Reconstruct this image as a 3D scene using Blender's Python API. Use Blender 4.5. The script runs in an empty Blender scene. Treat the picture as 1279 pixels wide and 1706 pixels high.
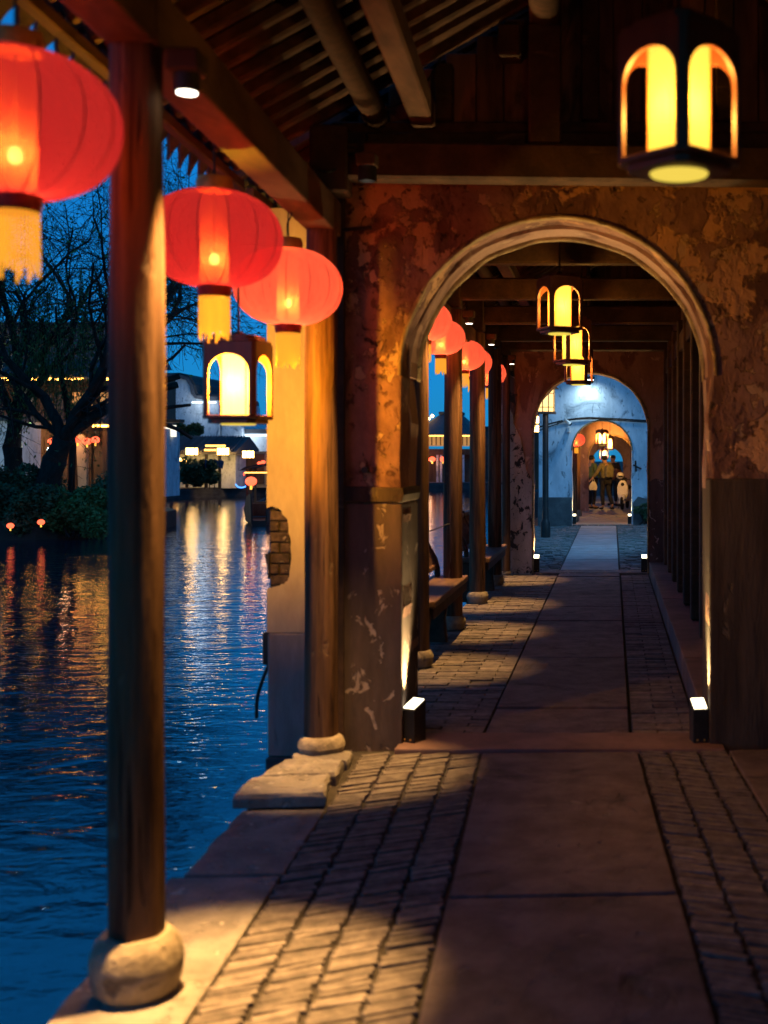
import bpy, bmesh, math, random
from math import pi, sin, cos, radians
from mathutils import Vector, Matrix, noise
random.seed(7)
S = bpy.context.scene
C = S.collection
R = random.Random(11)

# ------------------------------------------------------------------ camera
cam_d = bpy.data.cameras.new('camera')
cam = bpy.data.objects.new('camera', cam_d); C.objects.link(cam)
cam.location = (0, 0, 1.6); cam.rotation_euler = (radians(90), 0, 0)
cam_d.sensor_fit = 'VERTICAL'; cam_d.sensor_height = 36; cam_d.lens = 42.2
cam_d.shift_x = -0.223; cam_d.shift_y = -0.0516
cam_d.clip_start = 0.05; cam_d.clip_end = 2000
cam_d.dof.use_dof = True; cam_d.dof.focus_distance = 17; cam_d.dof.aperture_fstop = 2.2
S.camera = cam
# ------------------------------------------------------------------ sky (dusk)
W = bpy.data.worlds.new("World"); S.world = W; W.use_nodes = True
wn = W.node_tree.nodes; wl = W.node_tree.links
sky = wn.new('ShaderNodeTexSky'); sky.sky_type = 'NISHITA'; sky.sun_disc = False
sky.sun_elevation = radians(8.0); sky.sun_rotation = radians(200); sky.ozone_density = 6; sky.dust_density = 0.3; sky.air_density = 1.0
tint = wn.new('ShaderNodeMix'); tint.data_type = 'RGBA'; tint.blend_type = 'MULTIPLY'; tint.inputs[0].default_value = 1
tint.inputs[7].default_value = (0.11, .80, 1.35, 1)
wl.new(sky.outputs[0], tint.inputs[6])
even = wn.new('ShaderNodeMix'); even.data_type = 'RGBA'; even.inputs[0].default_value = .55     # dusk sky: nearly even blue overhead
even.inputs[7].default_value = (0.05, 1.75, 4.6, 1); wl.new(tint.outputs[2], even.inputs[6])
bg = wn['Background']; wl.new(even.outputs[2], bg.inputs[0]); bg.inputs[1].default_value = 0.11
sun_d = bpy.data.lights.new('sun', 'SUN'); sun_d.energy = 0.015; sun_d.angle = radians(12); sun_d.color = (1, .9, .8)
sun = bpy.data.objects.new('sun', sun_d); C.objects.link(sun)
sun.rotation_euler = (radians(88), 0, radians(160))
S.view_settings.view_transform = 'Standard'; S.view_settings.look = 'None'
S.view_settings.exposure = 0.22; S.view_settings.gamma = 1
S.render.engine = 'CYCLES'
S.cycles.use_denoising = True
S.cycles.max_bounces = 7; S.cycles.transparent_max_bounces = 12; S.cycles.diffuse_bounces = 4
S.cycles.sample_clamp_indirect = 4; S.cycles.sample_clamp_direct = 0
S.cycles.caustics_reflective = False; S.cycles.caustics_refractive = False

# ------------------------------------------------------------------ helpers
VPX, VPY, F = 1020.0, 765.0, 2000.0
def at(px, py, Y):                      # photo pixel + distance -> world point (used once, while laying out)
    return Vector(((px - VPX) * Y / F, Y, 1.6 + (VPY - py) * Y / F))

class MB:
    def __init__(s): s.v = []; s.f = []
    def add(s, vs, fs):
        n = len(s.v); s.v += [tuple(v) for v in vs]; s.f += [tuple(i + n for i in f) for f in fs]; return s
    def box(s, x0, x1, y0, y1, z0, z1):
        return s.add([(x0,y0,z0),(x1,y0,z0),(x1,y1,z0),(x0,y1,z0),(x0,y0,z1),(x1,y0,z1),(x1,y1,z1),(x0,y1,z1)],
                     [(0,3,2,1),(4,5,6,7),(0,1,5,4),(1,2,6,5),(2,3,7,6),(3,0,4,7)])
    def beam(s, a, b, w, h, up=(0,0,1)):
        a = Vector(a); b = Vector(b); d = (b - a).normalized(); up = Vector(up)
        sd = d.cross(up).normalized(); u = sd.cross(d)
        vs = []
        for p in (a, b):
            for i, j in ((-1,-1),(1,-1),(1,1),(-1,1)): vs.append(p + sd * (i*w/2) + u * (j*h/2))
        return s.add(vs, [(0,1,2,3),(7,6,5,4),(0,4,5,1),(1,5,6,2),(2,6,7,3),(3,7,4,0)])
    def tube(s, pts, rad, n=8, cap=True):
        pts = [Vector(p) for p in pts]
        if not isinstance(rad, (list, tuple)): rad = [rad] * len(pts)
        base = len(s.v); ref = None
        for k, p in enumerate(pts):
            d = (pts[min(k+1, len(pts)-1)] - pts[max(k-1, 0)])
            if d.length < 1e-9: d = Vector((0,0,1))
            d.normalize()
            if ref is None:
                ref = Vector((1,0,0)) if abs(d.x) < .9 else Vector((0,1,0))
            a = d.cross(ref).normalized(); b = d.cross(a); ref = b.cross(d) if b.cross(d).length > 0 else ref
            ref = a.cross(d) * -1 if False else ref
            for i in range(n):
                t = 2*pi*i/n; q = p + (a*cos(t) + b*sin(t)) * rad[k]; s.v.append(tuple(q))
        for k in range(len(pts)-1):
            for i in range(n):
                j = (i+1) % n; u = base + k*n; s.f.append((u+i, u+j, u+n+j, u+n+i))
        if cap:
            s.f.append(tuple(base + i for i in range(n))[::-1]); u = base + (len(pts)-1)*n
            s.f.append(tuple(u + i for i in range(n)))
        return s
    def lathe(s, prof, n=24, c=(0,0), wob=0, seed=0, close=True, gore=0, ng=12):
        base = len(s.v)
        for k, (r, z) in enumerate(prof):
            for i in range(n):
                t = 2*pi*i/n; rr = r
                if wob: rr *= 1 + wob*noise.noise(Vector((cos(t)*1.7+seed, sin(t)*1.7, z*1.3)))
                if gore: rr *= 1 - gore*abs(cos(ng*t/2))**6
                s.v.append((c[0]+rr*cos(t), c[1]+rr*sin(t), z))
        for k in range(len(prof)-1):
            for i in range(n):
                j = (i+1) % n; u = base+k*n; s.f.append((u+i, u+j, u+n+j, u+n+i))
        if close:
            s.f.append(tuple(base+i for i in range(n))[::-1]); u = base+(len(prof)-1)*n
            s.f.append(tuple(u+i for i in range(n)))
        return s
    def prism(s, poly, a, b, plane='xz'):
        def P(u, v, w):
            return (u, w, v) if plane == 'xz' else ((w, u, v) if plane == 'yz' else (u, v, w))
        n = len(poly); base = len(s.v)
        for w in (a, b):
            for u, v in poly: s.v.append(P(u, v, w))
        s.f.append(tuple(base+i for i in range(n))[::-1]); s.f.append(tuple(base+n+i for i in range(n)))
        for i in range(n):
            j = (i+1) % n; s.f.append((base+i, base+j, base+n+j, base+n+i))
        return s
    def ell(s, c, r, nu=14, nv=8):
        prof = []
        base = len(s.v)
        for k in range(1, nv):
            t = pi*k/nv - pi/2
            for i in range(nu):
                a = 2*pi*i/nu; s.v.append((c[0]+r[0]*cos(t)*cos(a), c[1]+r[1]*cos(t)*sin(a), c[2]+r[2]*sin(t)))
        lo = len(s.v); s.v.append((c[0],c[1],c[2]-r[2])); s.v.append((c[0],c[1],c[2]+r[2]))
        for k in range(nv-2):
            for i in range(nu):
                j=(i+1)%nu; u=base+k*nu; s.f.append((u+i,u+j,u+nu+j,u+nu+i))
        for i in range(nu):
            j=(i+1)%nu; s.f.append((lo, base+j, base+i)); u=base+(nv-2)*nu; s.f.append((lo+1,u+i,u+j))
        return s
    def build(s, name, mat, parent=None, smooth=False, bevel=0, seg=1, world=True, angle=None):
        me = bpy.data.meshes.new(name)
        off = Vector(parent.get('_o', (0,0,0))) if (parent is not None and world) else Vector((0,0,0))
        me.from_pydata([(v[0]-off[0], v[1]-off[1], v[2]-off[2]) for v in s.v], [], s.f)
        bm = bmesh.new(); bm.from_mesh(me)
        bmesh.ops.recalc_face_normals(bm, faces=bm.faces)
        if bevel:
            es = [e for e in bm.edges if len(e.link_faces) == 2 and e.calc_face_angle(0) > radians(35)]
            bmesh.ops.bevel(bm, geom=es, offset=bevel, segments=seg, affect='EDGES', profile=.6)
        bm.to_mesh(me); bm.free()
        if smooth:
            me.shade_smooth() if hasattr(me, 'shade_smooth') else None
            try: me.set_sharp_from_angle(angle=radians(angle or 40))
            except Exception: pass
        me.materials.append(mat)
        o = bpy.data.objects.new(name, me); C.objects.link(o)
        if parent is not None:
            o.parent = parent; o['_o'] = tuple(off)
        return o

def tag(o, label=None, cat=None, group=None, kind=None):
    if label: o['label'] = label
    if cat: o['category'] = cat
    if group: o['group'] = group
    if kind: o['kind'] = kind
    return o
def thing(name, label, cat, loc=(0,0,0), group=None, kind=None):
    o = bpy.data.objects.new(name, None); C.objects.link(o); o.empty_display_size = .2
    o.location = loc; o['_o'] = tuple(loc)
    return tag(o, label, cat, group, kind)
def dup(root, loc, label=None, rotz=None, scale=None):
    def rec(o, par):
        c = o.copy(); C.objects.link(c)
        if par is not None: c.parent = par
        for ch in kids.get(o.name, []): rec(ch, c)
        return c
    kids = {}
    for o in bpy.data.objects:
        if o.parent: kids.setdefault(o.parent.name, []).append(o)
    r = rec(root, None); r.location = loc; r['_o'] = tuple(loc)
    if label: r['label'] = label
    if rotz is not None: r.rotation_euler.z = rotz
    if scale: r.scale = scale
    return r
def light(kind, loc, energy, color, parent=None, radius=.03, aim=None, spot=60, blend=.5, name='bulb_light'):
    d = bpy.data.lights.new(name, kind); d.energy = energy; d.color = color
    d.shadow_soft_size = radius
    if kind == 'SPOT': d.spot_size = radians(spot); d.spot_blend = blend
    o = bpy.data.objects.new(name, d); C.objects.link(o)
    off = Vector(parent.get('_o', (0,0,0))) if parent is not None else Vector((0,0,0))
    o.location = Vector(loc) - off
    if parent is not None: o.parent = parent
    if aim is not None:
        o.rotation_euler = (Vector(aim) - Vector(loc)).to_track_quat('-Z', 'Y').to_euler()
    return o

# ------------------------------------------------------------------ materials
def nt(name):
    m = bpy.data.materials.new(name); m.use_nodes = True
    return m, m.node_tree.nodes, m.node_tree.links, m.node_tree.nodes['Principled BSDF']
def noise_node(N, L, vec, scale, detail=5, rough=.6, dist=0):
    t = N.new('ShaderNodeTexNoise'); t.inputs['Scale'].default_value = scale; t.inputs['Detail'].default_value = detail
    t.inputs['Roughness'].default_value = rough; t.inputs['Distortion'].default_value = dist
    L.new(vec, t.inputs['Vector']); return t.outputs['Fac']
def ramp(N, L, fac, lo, hi):
    t = N.new('ShaderNodeMapRange'); t.inputs[1].default_value = lo; t.inputs[2].default_value = hi; t.interpolation_type = 'SMOOTHSTEP'
    L.new(fac, t.inputs[0]); return t.outputs[0]
def mixc(N, L, fac, a, b):
    t = N.new('ShaderNodeMix'); t.data_type = 'RGBA'
    if hasattr(fac, 'is_output'): L.new(fac, t.inputs[0])
    else: t.inputs[0].default_value = fac
    for k, x in ((6, a), (7, b)):
        if hasattr(x, 'is_output'): L.new(x, t.inputs[k])
        else: t.inputs[k].default_value = (*x, 1)
    return t.outputs[2]
def surf(name, base, base2=None, rough=.8, scale=6, stretch=(1,1,1), bump=.3, bdist=.01, patches=(), rnd=.0, fine=40, spec=.3, metal=0):
    """patches: (colour, scale, lo, hi, stretch, distortion)"""
    m, N, L, P = nt(name)
    g = N.new('ShaderNodeNewGeometry')
    def vec(st):
        mp = N.new('ShaderNodeMapping'); mp.inputs['Scale'].default_value = st
        L.new(g.outputs['Position'], mp.inputs['Vector']); return mp.outputs[0]
    v = vec(stretch)
    n1 = noise_node(N, L, v, scale, 6, .65)
    base2 = base2 or tuple(c*.55 for c in base)
    col = mixc(N, L, ramp(N, L, n1, .3, .7), base2, base)
    h = n1
    for (pc, ps, lo, hi, st, ds) in patches:
        f = ramp(N, L, noise_node(N, L, vec(st), ps, 7, .62, ds), lo, hi)
        col = mixc(N, L, f, col, pc)
        ad = N.new('ShaderNodeMath'); ad.operation = 'MULTIPLY_ADD'; ad.inputs[1].default_value = -.5
        L.new(f, ad.inputs[0]); L.new(h, ad.inputs[2]); h = ad.outputs[0]
    nf = noise_node(N, L, v, fine, 4, .7)
    sp = N.new('ShaderNodeMath'); sp.operation = 'MULTIPLY_ADD'; sp.inputs[1].default_value = .25
    L.new(nf, sp.inputs[0]); L.new(h, sp.inputs[2]); h = sp.outputs[0]
    hs = N.new('ShaderNodeHueSaturation'); L.new(col, hs.inputs['Color'])
    vv = N.new('ShaderNodeMath'); vv.operation = 'MULTIPLY_ADD'; vv.inputs[1].default_value = .35; vv.inputs[2].default_value = .83
    L.new(nf, vv.inputs[0]); last = vv.outputs[0]
    if rnd:
        oi = N.new('ShaderNodeObjectInfo'); rr = N.new('ShaderNodeMath'); rr.operation = 'MULTIPLY_ADD'
        rr.inputs[1].default_value = rnd; rr.inputs[2].default_value = -rnd/2
        L.new(oi.outputs['Random'], rr.inputs[0]); a = N.new('ShaderNodeMath'); a.operation = 'ADD'
        L.new(rr.outputs[0], a.inputs[0]); L.new(last, a.inputs[1]); last = a.outputs[0]
    L.new(last, hs.inputs['Value'])
    L.new(hs.outputs[0], P.inputs['Base Color'])
    P.inputs['Roughness'].default_value = rough; P.inputs['Metallic'].default_value = metal
    P.inputs['Specular IOR Level'].default_value = spec
    b = N.new('ShaderNodeBump'); b.inputs['Strength'].default_value = bump; b.inputs['Distance'].default_value = bdist
    L.new(h, b.inputs['Height']); L.new(b.outputs[0], P.inputs['Normal'])
    return m
def emit(name, col, st):
    m, N, L, P = nt(name)
    P.inputs['Base Color'].default_value = (*[c*.5 for c in col], 1)
    P.inputs['Emission Color'].default_value = (*col, 1); P.inputs['Emission Strength'].default_value = st
    return m
M = {}
one = (1,1,1)
M['wood_dark'] = surf('dark old timber', (.075,.038,.02), (.03,.016,.009), .75, 5, (1,1,1), .5, .01, [((.12,.07,.04),3,.6,.75,(1,1,6),.5)], rnd=.4)
M['wood_rafter'] = surf('rafter timber', (.10,.045,.024), (.035,.016,.009), .75, 9, (1,5,1), .5, .008, rnd=.6)
M['wood_beam'] = surf('eave beam timber', (.13,.065,.036), (.055,.027,.016), .7, 7, (1,.35,1), .5, .008, [((.05,.025,.015),4,.58,.7,(1,.3,1),1)], rnd=.2)
M['wood_pillar'] = surf('weathered round pillar timber', (.15,.08,.042), (.03,.014,.008), .6, 20, (1,1,.05), 1, .012,
    [((.022,.012,.008),30,.6,.68,(1,1,.045),1),((.20,.14,.085),7,.62,.75,(1,1,.3),1)], fine=70, spec=.12)
M['wood_plank'] = surf('plank wall timber', (.10,.045,.025), (.035,.016,.01), .65, 14, (1,1,.08), .6, .006, rnd=.5, fine=60)
M['wood_gable'] = surf('gable board timber', (.26,.11,.07), (.10,.04,.028), .7, 9, (1,1,.12), .8, .008, [((.05,.022,.016),5,.52,.66,(1,1,.3),.6)], rnd=.6, fine=60)
M['wood_lantern'] = surf('lantern frame wood', (.17,.05,.022), (.12,.035,.016), .45, 30, (1,1,.2), .15, .002, fine=90, spec=.45)
M['wood_bench'] = surf('bench wood', (.13,.07,.04), (.06,.03,.018), .6, 12, (1,.15,1), .5, .005, rnd=.25)
M['plaster'] = surf('stained old plaster', (.30,.16,.125), (.17,.085,.068), .9, 5, (1,1,.7), 1, .02,
    [((.11,.052,.042),2.2,.50,.60,(1,1,.6),.4),((.46,.25,.14),2.3,.555,.59,(1.1,1,1),.25),((.42,.26,.17),9,.58,.62,(1,1,.8),.2),((.14,.07,.055),17,.60,.66,(1,1,.9),.2),((.03,.022,.02),9,.63,.7,(1,1,.5),2)], fine=30)
M['plaster_end'] = surf('pale plaster wall end', (.42,.355,.24), (.29,.24,.17), .9, 3, (1,1,.3), .6, .012,
    [((.18,.15,.13),2.2,.6,.72,(1,1,.3),.8)], fine=30)
M['plaster_low'] = surf('grey render dado', (.12,.083,.078), (.055,.038,.035), .9, 3.2, (1.2,1,.25), .8, .014,
    [((.34,.26,.24),8,.60,.63,(1,1,.8),.8),((.04,.034,.03),4,.62,.72,(1,1,.4),1)], fine=30)
M['plaster_mid'] = surf('pale grey render', (.30,.27,.25), (.19,.165,.15), .9, 4, (1.2,1,.25), .8, .014, [((.11,.09,.08),5,.58,.68,(1,1,.4),.6)], fine=30)
M['plaster_dark'] = surf('dark dado', (.075,.052,.04), (.03,.02,.016), .9, 5, (1.2,1,.2), 1, .016, [((.12,.09,.07),9,.6,.7,(1,1,.5),.5)], fine=30)  # darkest render tone, for dado, ledge and shop walls
M['plaster_peel'] = surf('peeling plaster pier', (.58,.47,.40), (.40,.31,.26), .9, 3, (1,1,.5), 1, .02,
    [((.16,.085,.07),1.0,.5,.53,(1,1,.7),.6),((.05,.042,.04),7,.55,.585,(1,1,.8),.7),((.03,.025,.022),14,.6,.66,one,1.5)], fine=35)
M['plaster_red'] = surf('warm plaster wall', (.38,.23,.18), (.24,.14,.11), .9, 2.5, (1,1,.5), .7, .02,
    [((.17,.09,.075),2.4,.54,.62,(1,1,.6),.5),((.48,.33,.26),6,.60,.66,(1,1,.7),.4)], fine=30)
M['arch_edge'] = surf('worn arch edge', (.36,.25,.13), (.16,.105,.06), .9, 9, one, 1, .015, [((.1,.07,.05),13,.6,.68,one,1)], fine=45)
M['white_wall'] = surf('mould stained white wall', (.68,.72,.75), (.42,.48,.52), .9, 2, (1,1,.4), .5, .02,
    [((.12,.15,.17),1.3,.55,.72,(1,1,.8),.8),((.20,.24,.26),6,.58,.66,(1,1,.4),2)], fine=20)
M['grey_dado'] = surf('grey dado of far wall', (.13,.13,.125), (.07,.07,.07), .9, 3, one, .6, .02, fine=20)
M['granite'] = surf('granite slab', (.13,.098,.105), (.055,.04,.045), .75, 4.5, one, 1, .022,
    [((.04,.032,.032),2.2,.56,.7,one,.7),((.17,.135,.13),14,.60,.72,one,.6)], rnd=.22, fine=60)
M['edge_stone'] = surf('pale edging stone', (.21,.185,.17), (.115,.10,.092), .85, 5, one, 1, .024, [((.12,.10,.09),3,.54,.66,one,.6),((.40,.36,.32),12,.58,.66,one,.4)], rnd=.3, fine=60)
M['base_stone'] = surf('pillar base stone', (.29,.24,.18), (.15,.12,.09), .9, 10, one, 1, .018, [((.1,.08,.06),6,.58,.7,one,1)], fine=60)
M['brick'] = surf('grey floor brick', (.175,.145,.13), (.08,.066,.062), .9, 14, one, 1, .012, rnd=.7, fine=70)
M['brick_patch'] = surf('exposed wall brick', (.085,.062,.055), (.03,.022,.02), .9, 22, one, 1, .01, [((.3,.26,.22),18,.58,.66,one,1)], rnd=.5, fine=60)
M['mortar'] = surf('dirt in the joints', (.035,.028,.024), (.018,.014,.012), .95, 20, one, .5, .01)
M['cobble'] = surf('cobble', (.20,.20,.19), (.10,.105,.10), .8, 5, one, .7, .01, [((.05,.08,.035),1.5,.56,.7,one,1)], fine=30)
M['path_cool'] = surf('plaza slab', (.30,.30,.29), (.2,.2,.2), .75, 3, one, .4, .01, rnd=.2)
M['red_stone'] = surf('plinth stone', (.19,.11,.10), (.10,.06,.055), .75, 3, one, .5, .01, rnd=.2)
M['tile'] = surf('dark roof tile', (.09,.09,.10), (.05,.05,.055), .8, 10, one, .4, .01, rnd=.5)
M['metal_dark'] = surf('dark painted metal', (.03,.027,.025), (.018,.016,.015), .5, 10, one, .1, .002, metal=.3)
M['cable'] = surf('black cable', (.012,.012,.012), (.008,.008,.008), .6, 10, one, .05, .002)
M['gold'] = surf('gilt band', (.55,.30,.06), (.35,.16,.03), .45, 20, one, .1, .002, metal=.3)
M['hull'] = surf('boat timber', (.04,.03,.025), (.02,.015,.012), .6, 4, one, .4, .01)
M['earth'] = surf('bank earth', (.05,.045,.035), (.03,.027,.02), .95, 1.5, one, .6, .05)
M['quay'] = surf('quay stone', (.08,.08,.08), (.04,.04,.042), .9, 2, (1,1,3), .6, .03)
M['bark'] = surf('bark', (.035,.028,.022), (.018,.014,.011), .95, 8, (1,1,.3), .8, .02)
M['leaf'] = surf('leaf', (.10,.19,.05), (.05,.10,.03), .6, 1.2, one, 0, .01)
M['leaf_dark'] = surf('dark leaf', (.06,.115,.045), (.03,.06,.028), .6, 1.2, one, 0, .01)
M['house_wood'] = surf('house boards', (.11,.07,.045), (.06,.035,.022), .75, 6, (1,1,.15), .4, .01, rnd=.4)
M['white_metal'] = surf('white enamel', (.7,.7,.66), (.6,.6,.57), .35, 6, one, .05, .002, spec=.6)
M['black_rubber'] = surf('rubber', (.02,.02,.02), (.012,.012,.012), .7, 10, one, .2, .003)
M['green_cloth'] = surf('green jacket cloth', (.10,.16,.09), (.06,.10,.055), .9, 12, one, .5, .01)
M['khaki_cloth'] = surf('khaki jacket cloth', (.20,.19,.11), (.12,.11,.065), .9, 12, one, .5, .01)
M['dark_cloth'] = surf('dark cloth', (.025,.027,.035), (.012,.013,.018), .9, 12, one, .5, .01)
M['brown_cloth'] = surf('brown cloth', (.16,.07,.055), (.09,.04,.03), .9, 12, one, .5, .01)
M['skin'] = surf('skin', (.42,.25,.17), (.38,.22,.15), .6, 20, one, .05, .002)
M['hair'] = surf('hair', (.012,.01,.009), (.006,.005,.005), .5, 40, one, .3, .004)
M['bag'] = surf('white carrier bag', (.65,.66,.68), (.5,.5,.52), .6, 12, one, .5, .01)
M['cloth_blue'] = surf('blue flag cloth', (.05,.12,.2), (.03,.07,.12), .9, 6, one, .3, .01)

# translucent lantern silk: inside light shines through, plus a self-glow added to the colour
def silk(name, col, tr, tfac, glow):
    m, N, L, P = nt(name); N.remove(P)
    out = N['Material Output']
    t = N.new('ShaderNodeBsdfTranslucent'); t.inputs[0].default_value = (*col, 1)
    d = N.new('ShaderNodeBsdfDiffuse'); d.inputs[0].default_value = (*[c*.6 for c in col], 1)
    x = N.new('ShaderNodeMixShader'); x.inputs[0].default_value = .25; L.new(t.outputs[0], x.inputs[1]); L.new(d.outputs[0], x.inputs[2])
    p = N.new('ShaderNodeBsdfTransparent'); p.inputs[0].default_value = (*tr, 1)
    y = N.new('ShaderNodeMixShader'); y.inputs[0].default_value = tfac
    tc = N.new('ShaderNodeTexCoord'); mp = N.new('ShaderNodeMapping'); mp.inputs['Scale'].default_value = (26,26,5); L.new(tc.outputs['Object'], mp.inputs[0])
    wf = ramp(N, L, noise_node(N, L, mp.outputs[0], 1.2, 5, .7), .25, .75); mr = N.new('ShaderNodeMapRange'); mr.inputs[3].default_value = tfac*.72; mr.inputs[4].default_value = min(tfac*1.28, 1)
    L.new(wf, mr.inputs[0]); L.new(mr.outputs[0], y.inputs[0]); L.new(x.outputs[0], y.inputs[1]); L.new(p.outputs[0], y.inputs[2])
    e = N.new('ShaderNodeEmission'); e.inputs[0].default_value = (*(c/max(col) for c in col), 1); e.inputs[1].default_value = glow
    a = N.new('ShaderNodeAddShader'); L.new(y.outputs[0], a.inputs[0]); L.new(e.outputs[0], a.inputs[1])
    L.new(a.outputs[0], out.inputs[0]); return m
M['silk'] = silk('red lantern silk', (.15,.009,.010), (1,.22,.09), .38, .13)
M['silk_warm'] = silk('orange red lantern silk', (.42,.07,.04), (1,.24,.09), .42, .22)
M['fringe'] = silk('glowing yellow fringe', (.80,.36,.03), (1,.7,.2), .05, .62)  # tassel threads emit their own glow in place of lamplight on them
M['core'] = silk('lit lantern panel', (.13,.082,.012), (1,.75,.3), .5, .72)
M['diffuser'] = silk('bottom diffuser', (.03,.022,.003), (1,.75,.3), .04, .75)
M['core_pale'] = silk('pale lit lantern panel', (.06,.054,.024), (1,.75,.35), .5, .85)
M['bulb'] = emit('lamp filament bulb', (1,.72,.35), 26)
M['inner'] = silk('inner glow tube', (.55,.30,.12), (1,.9,.8), .70, .0)  # for the tube added to spread a glow above the bulb
M['lens'] = emit('floor light lens', (1,.86,.55), 5)
M['lens_cool'] = emit('down light lens', (1,.9,.72), 7)
M['led_green'] = emit('green status light', (.1,1,.3), 1.2)
M['far_red'] = emit('small lit red lantern', (1,.10,.04), 2.6)
M['far_fringe'] = emit('small glowing fringe', (1,.5,.06), 1.6)  # far tassels self-lit too, lantern light put into their colour
M['far_yellow'] = emit('small lit yellow lamp', (1,.55,.14), 16)
M['far_strip'] = emit('eave light strip', (1,.48,.08), 4)
M['eave_glow'] = emit('eave glow strip', (1,.42,.06), 22)
M['far_white'] = emit('white light strip', (.75,.88,1), 2.2)
M['far_window'] = emit('lit window', (1,.5,.15), .35)
M['far_blue'] = emit('blue lamp', (.08,.3,1), 2.5)

# water
m, N, L, P = nt('canal water'); M['water'] = m
g = N.new('ShaderNodeNewGeometry')
def wv(st, sc, det, ds=0):
    mp = N.new('ShaderNodeMapping'); mp.inputs['Scale'].default_value = st; L.new(g.outputs['Position'], mp.inputs['Vector'])
    return noise_node(N, L, mp.outputs[0], sc, det, .55, ds)
a1 = wv((.8,1.5,1), 2.1, 3, .6); a2 = wv((.8,1.4,1), 6.5, 3, .3); a3 = wv((1,1.2,1), .55, 2, .4)
q = N.new('ShaderNodeMath'); q.operation = 'MULTIPLY_ADD'; q.inputs[1].default_value = .30; L.new(a2, q.inputs[0]); L.new(a1, q.inputs[2])
q2 = N.new('ShaderNodeMath'); q2.operation = 'MULTIPLY_ADD'; q2.inputs[1].default_value = 1.0; L.new(a3, q2.inputs[0]); L.new(q.outputs[0], q2.inputs[2])
b = N.new('ShaderNodeBump'); b.inputs['Strength'].default_value = 1; b.inputs['Distance'].default_value = .018
L.new(q2.outputs[0], b.inputs['Height']); L.new(b.outputs[0], P.inputs['Normal'])
P.inputs['Base Color'].default_value = (.001,.014,.032,1); P.inputs['Roughness'].default_value = .02
P.inputs['IOR'].default_value = 2.1; P.inputs['Specular IOR Level'].default_value = .75

# ================================================================== SETTING
TH = .049                                   # the first bay bends slightly from the second
PX0, PY0 = -1.575, 6.6
def seg1(o): o.rotation_euler.z = TH; return o
def bent(x, y):                             # where an unrotated point of the first bay ends up
    return (PX0 + (x-PX0)*cos(TH) - (y-PY0)*sin(TH), PY0 + (x-PX0)*sin(TH) + (y-PY0)*cos(TH))

tag(MB().box(-400,400,-60,900,-4,-3).build('canal_bed', M['earth']), kind='structure')
wm = MB(); wm.add([(-400,-60,-.5),(400,-60,-.5),(400,900,-.5),(-400,900,-.5)], [(0,1,2,3)])
tag(wm.build('canal_water', M['water']), kind='structure')
# land the arcade stands on
g_ = MB().box(-1.66,60,6.6,120,-3,-.06); g_.box(-1.45,60,-12,6.6,-3,-.06)
tag(g_.build('ground', M['earth']), kind='structure')
hor = MB()
hor.box(-400,400,110,900,-3,-.1)
tag(hor.build('distant_ground', M['earth']), kind='structure')

# ---- first walkway
def brick_mesh(name, lx, ly, h, mat, bev=.0025):
    o = MB().box(-lx/2,lx/2,-ly/2,ly/2,-h,0).build(name, mat, bevel=bev); me = o.data; bpy.data.objects.remove(o); return me
def pieces(parent, name, items, mesh_sizes, mat, limit=300, far=None):
    """items: (x,y,z,rot,lx,ly); the nearest `limit` become single parts, the rest one part"""
    items.sort(key=lambda t: t[1] + (abs(t[0]+.3) * .3))
    mb = MB(); off = Vector(parent['_o'])
    for k, (x,y,z,r,lx,ly) in enumerate(items):
        if k < limit:
            key = (round(lx,2), round(ly,3))
            if key not in mesh_sizes: mesh_sizes[key] = brick_mesh(name, lx, ly, .05, mat)
            o = bpy.data.objects.new(name, mesh_sizes[key]); C.objects.link(o); o.parent = parent
            o.location = Vector((x,y,z)) - off; o.rotation_euler = (R.gauss(0,.02), R.gauss(0,.012), r)
        else:
            c, s = cos(r), sin(r); vs = []
            for zz in (-.05, 0):
                for ux, uy in ((-1,-1),(1,-1),(1,1),(-1,1)):
                    a, b_ = ux*lx/2*.985, uy*ly/2*.93; vs.append((x+a*c-b_*s, y+a*s+b_*c, z+zz))
            mb.add(vs, [(4,5,6,7),(0,1,5,4),(1,2,6,5),(2,3,7,6),(3,0,4,7)])
    if mb.v:
        o = mb.build(name + '_paving', mat, parent); o['kind'] = 'stuff'

w1 = thing('walkway', None, None, (PX0, PY0, 0), kind='structure')
MB().box(-1.74,1.45,-3,6.55,-.7,-.02).build('bedding', M['mortar'], w1)
its = []
y = 2.55
while y < 6.5:
    for k in range(4):
        xc = -.80 - .163*k
        its.append((xc + R.gauss(0,.004), y + R.gauss(0,.003) + k*.013, -.004 + R.gauss(0,.0022), .40 + R.gauss(0,.045), .155, .0275))
    for k in range(6):
        xc = .225 + .163*k
        if k*.163 < .163*3 or y > 99: its.append((xc + R.gauss(0,.004), y + R.gauss(0,.003) + k*.017, -.004 + R.gauss(0,.0022), -.40 + R.gauss(0,.045), .155, .0275))
    y += .0365
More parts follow.
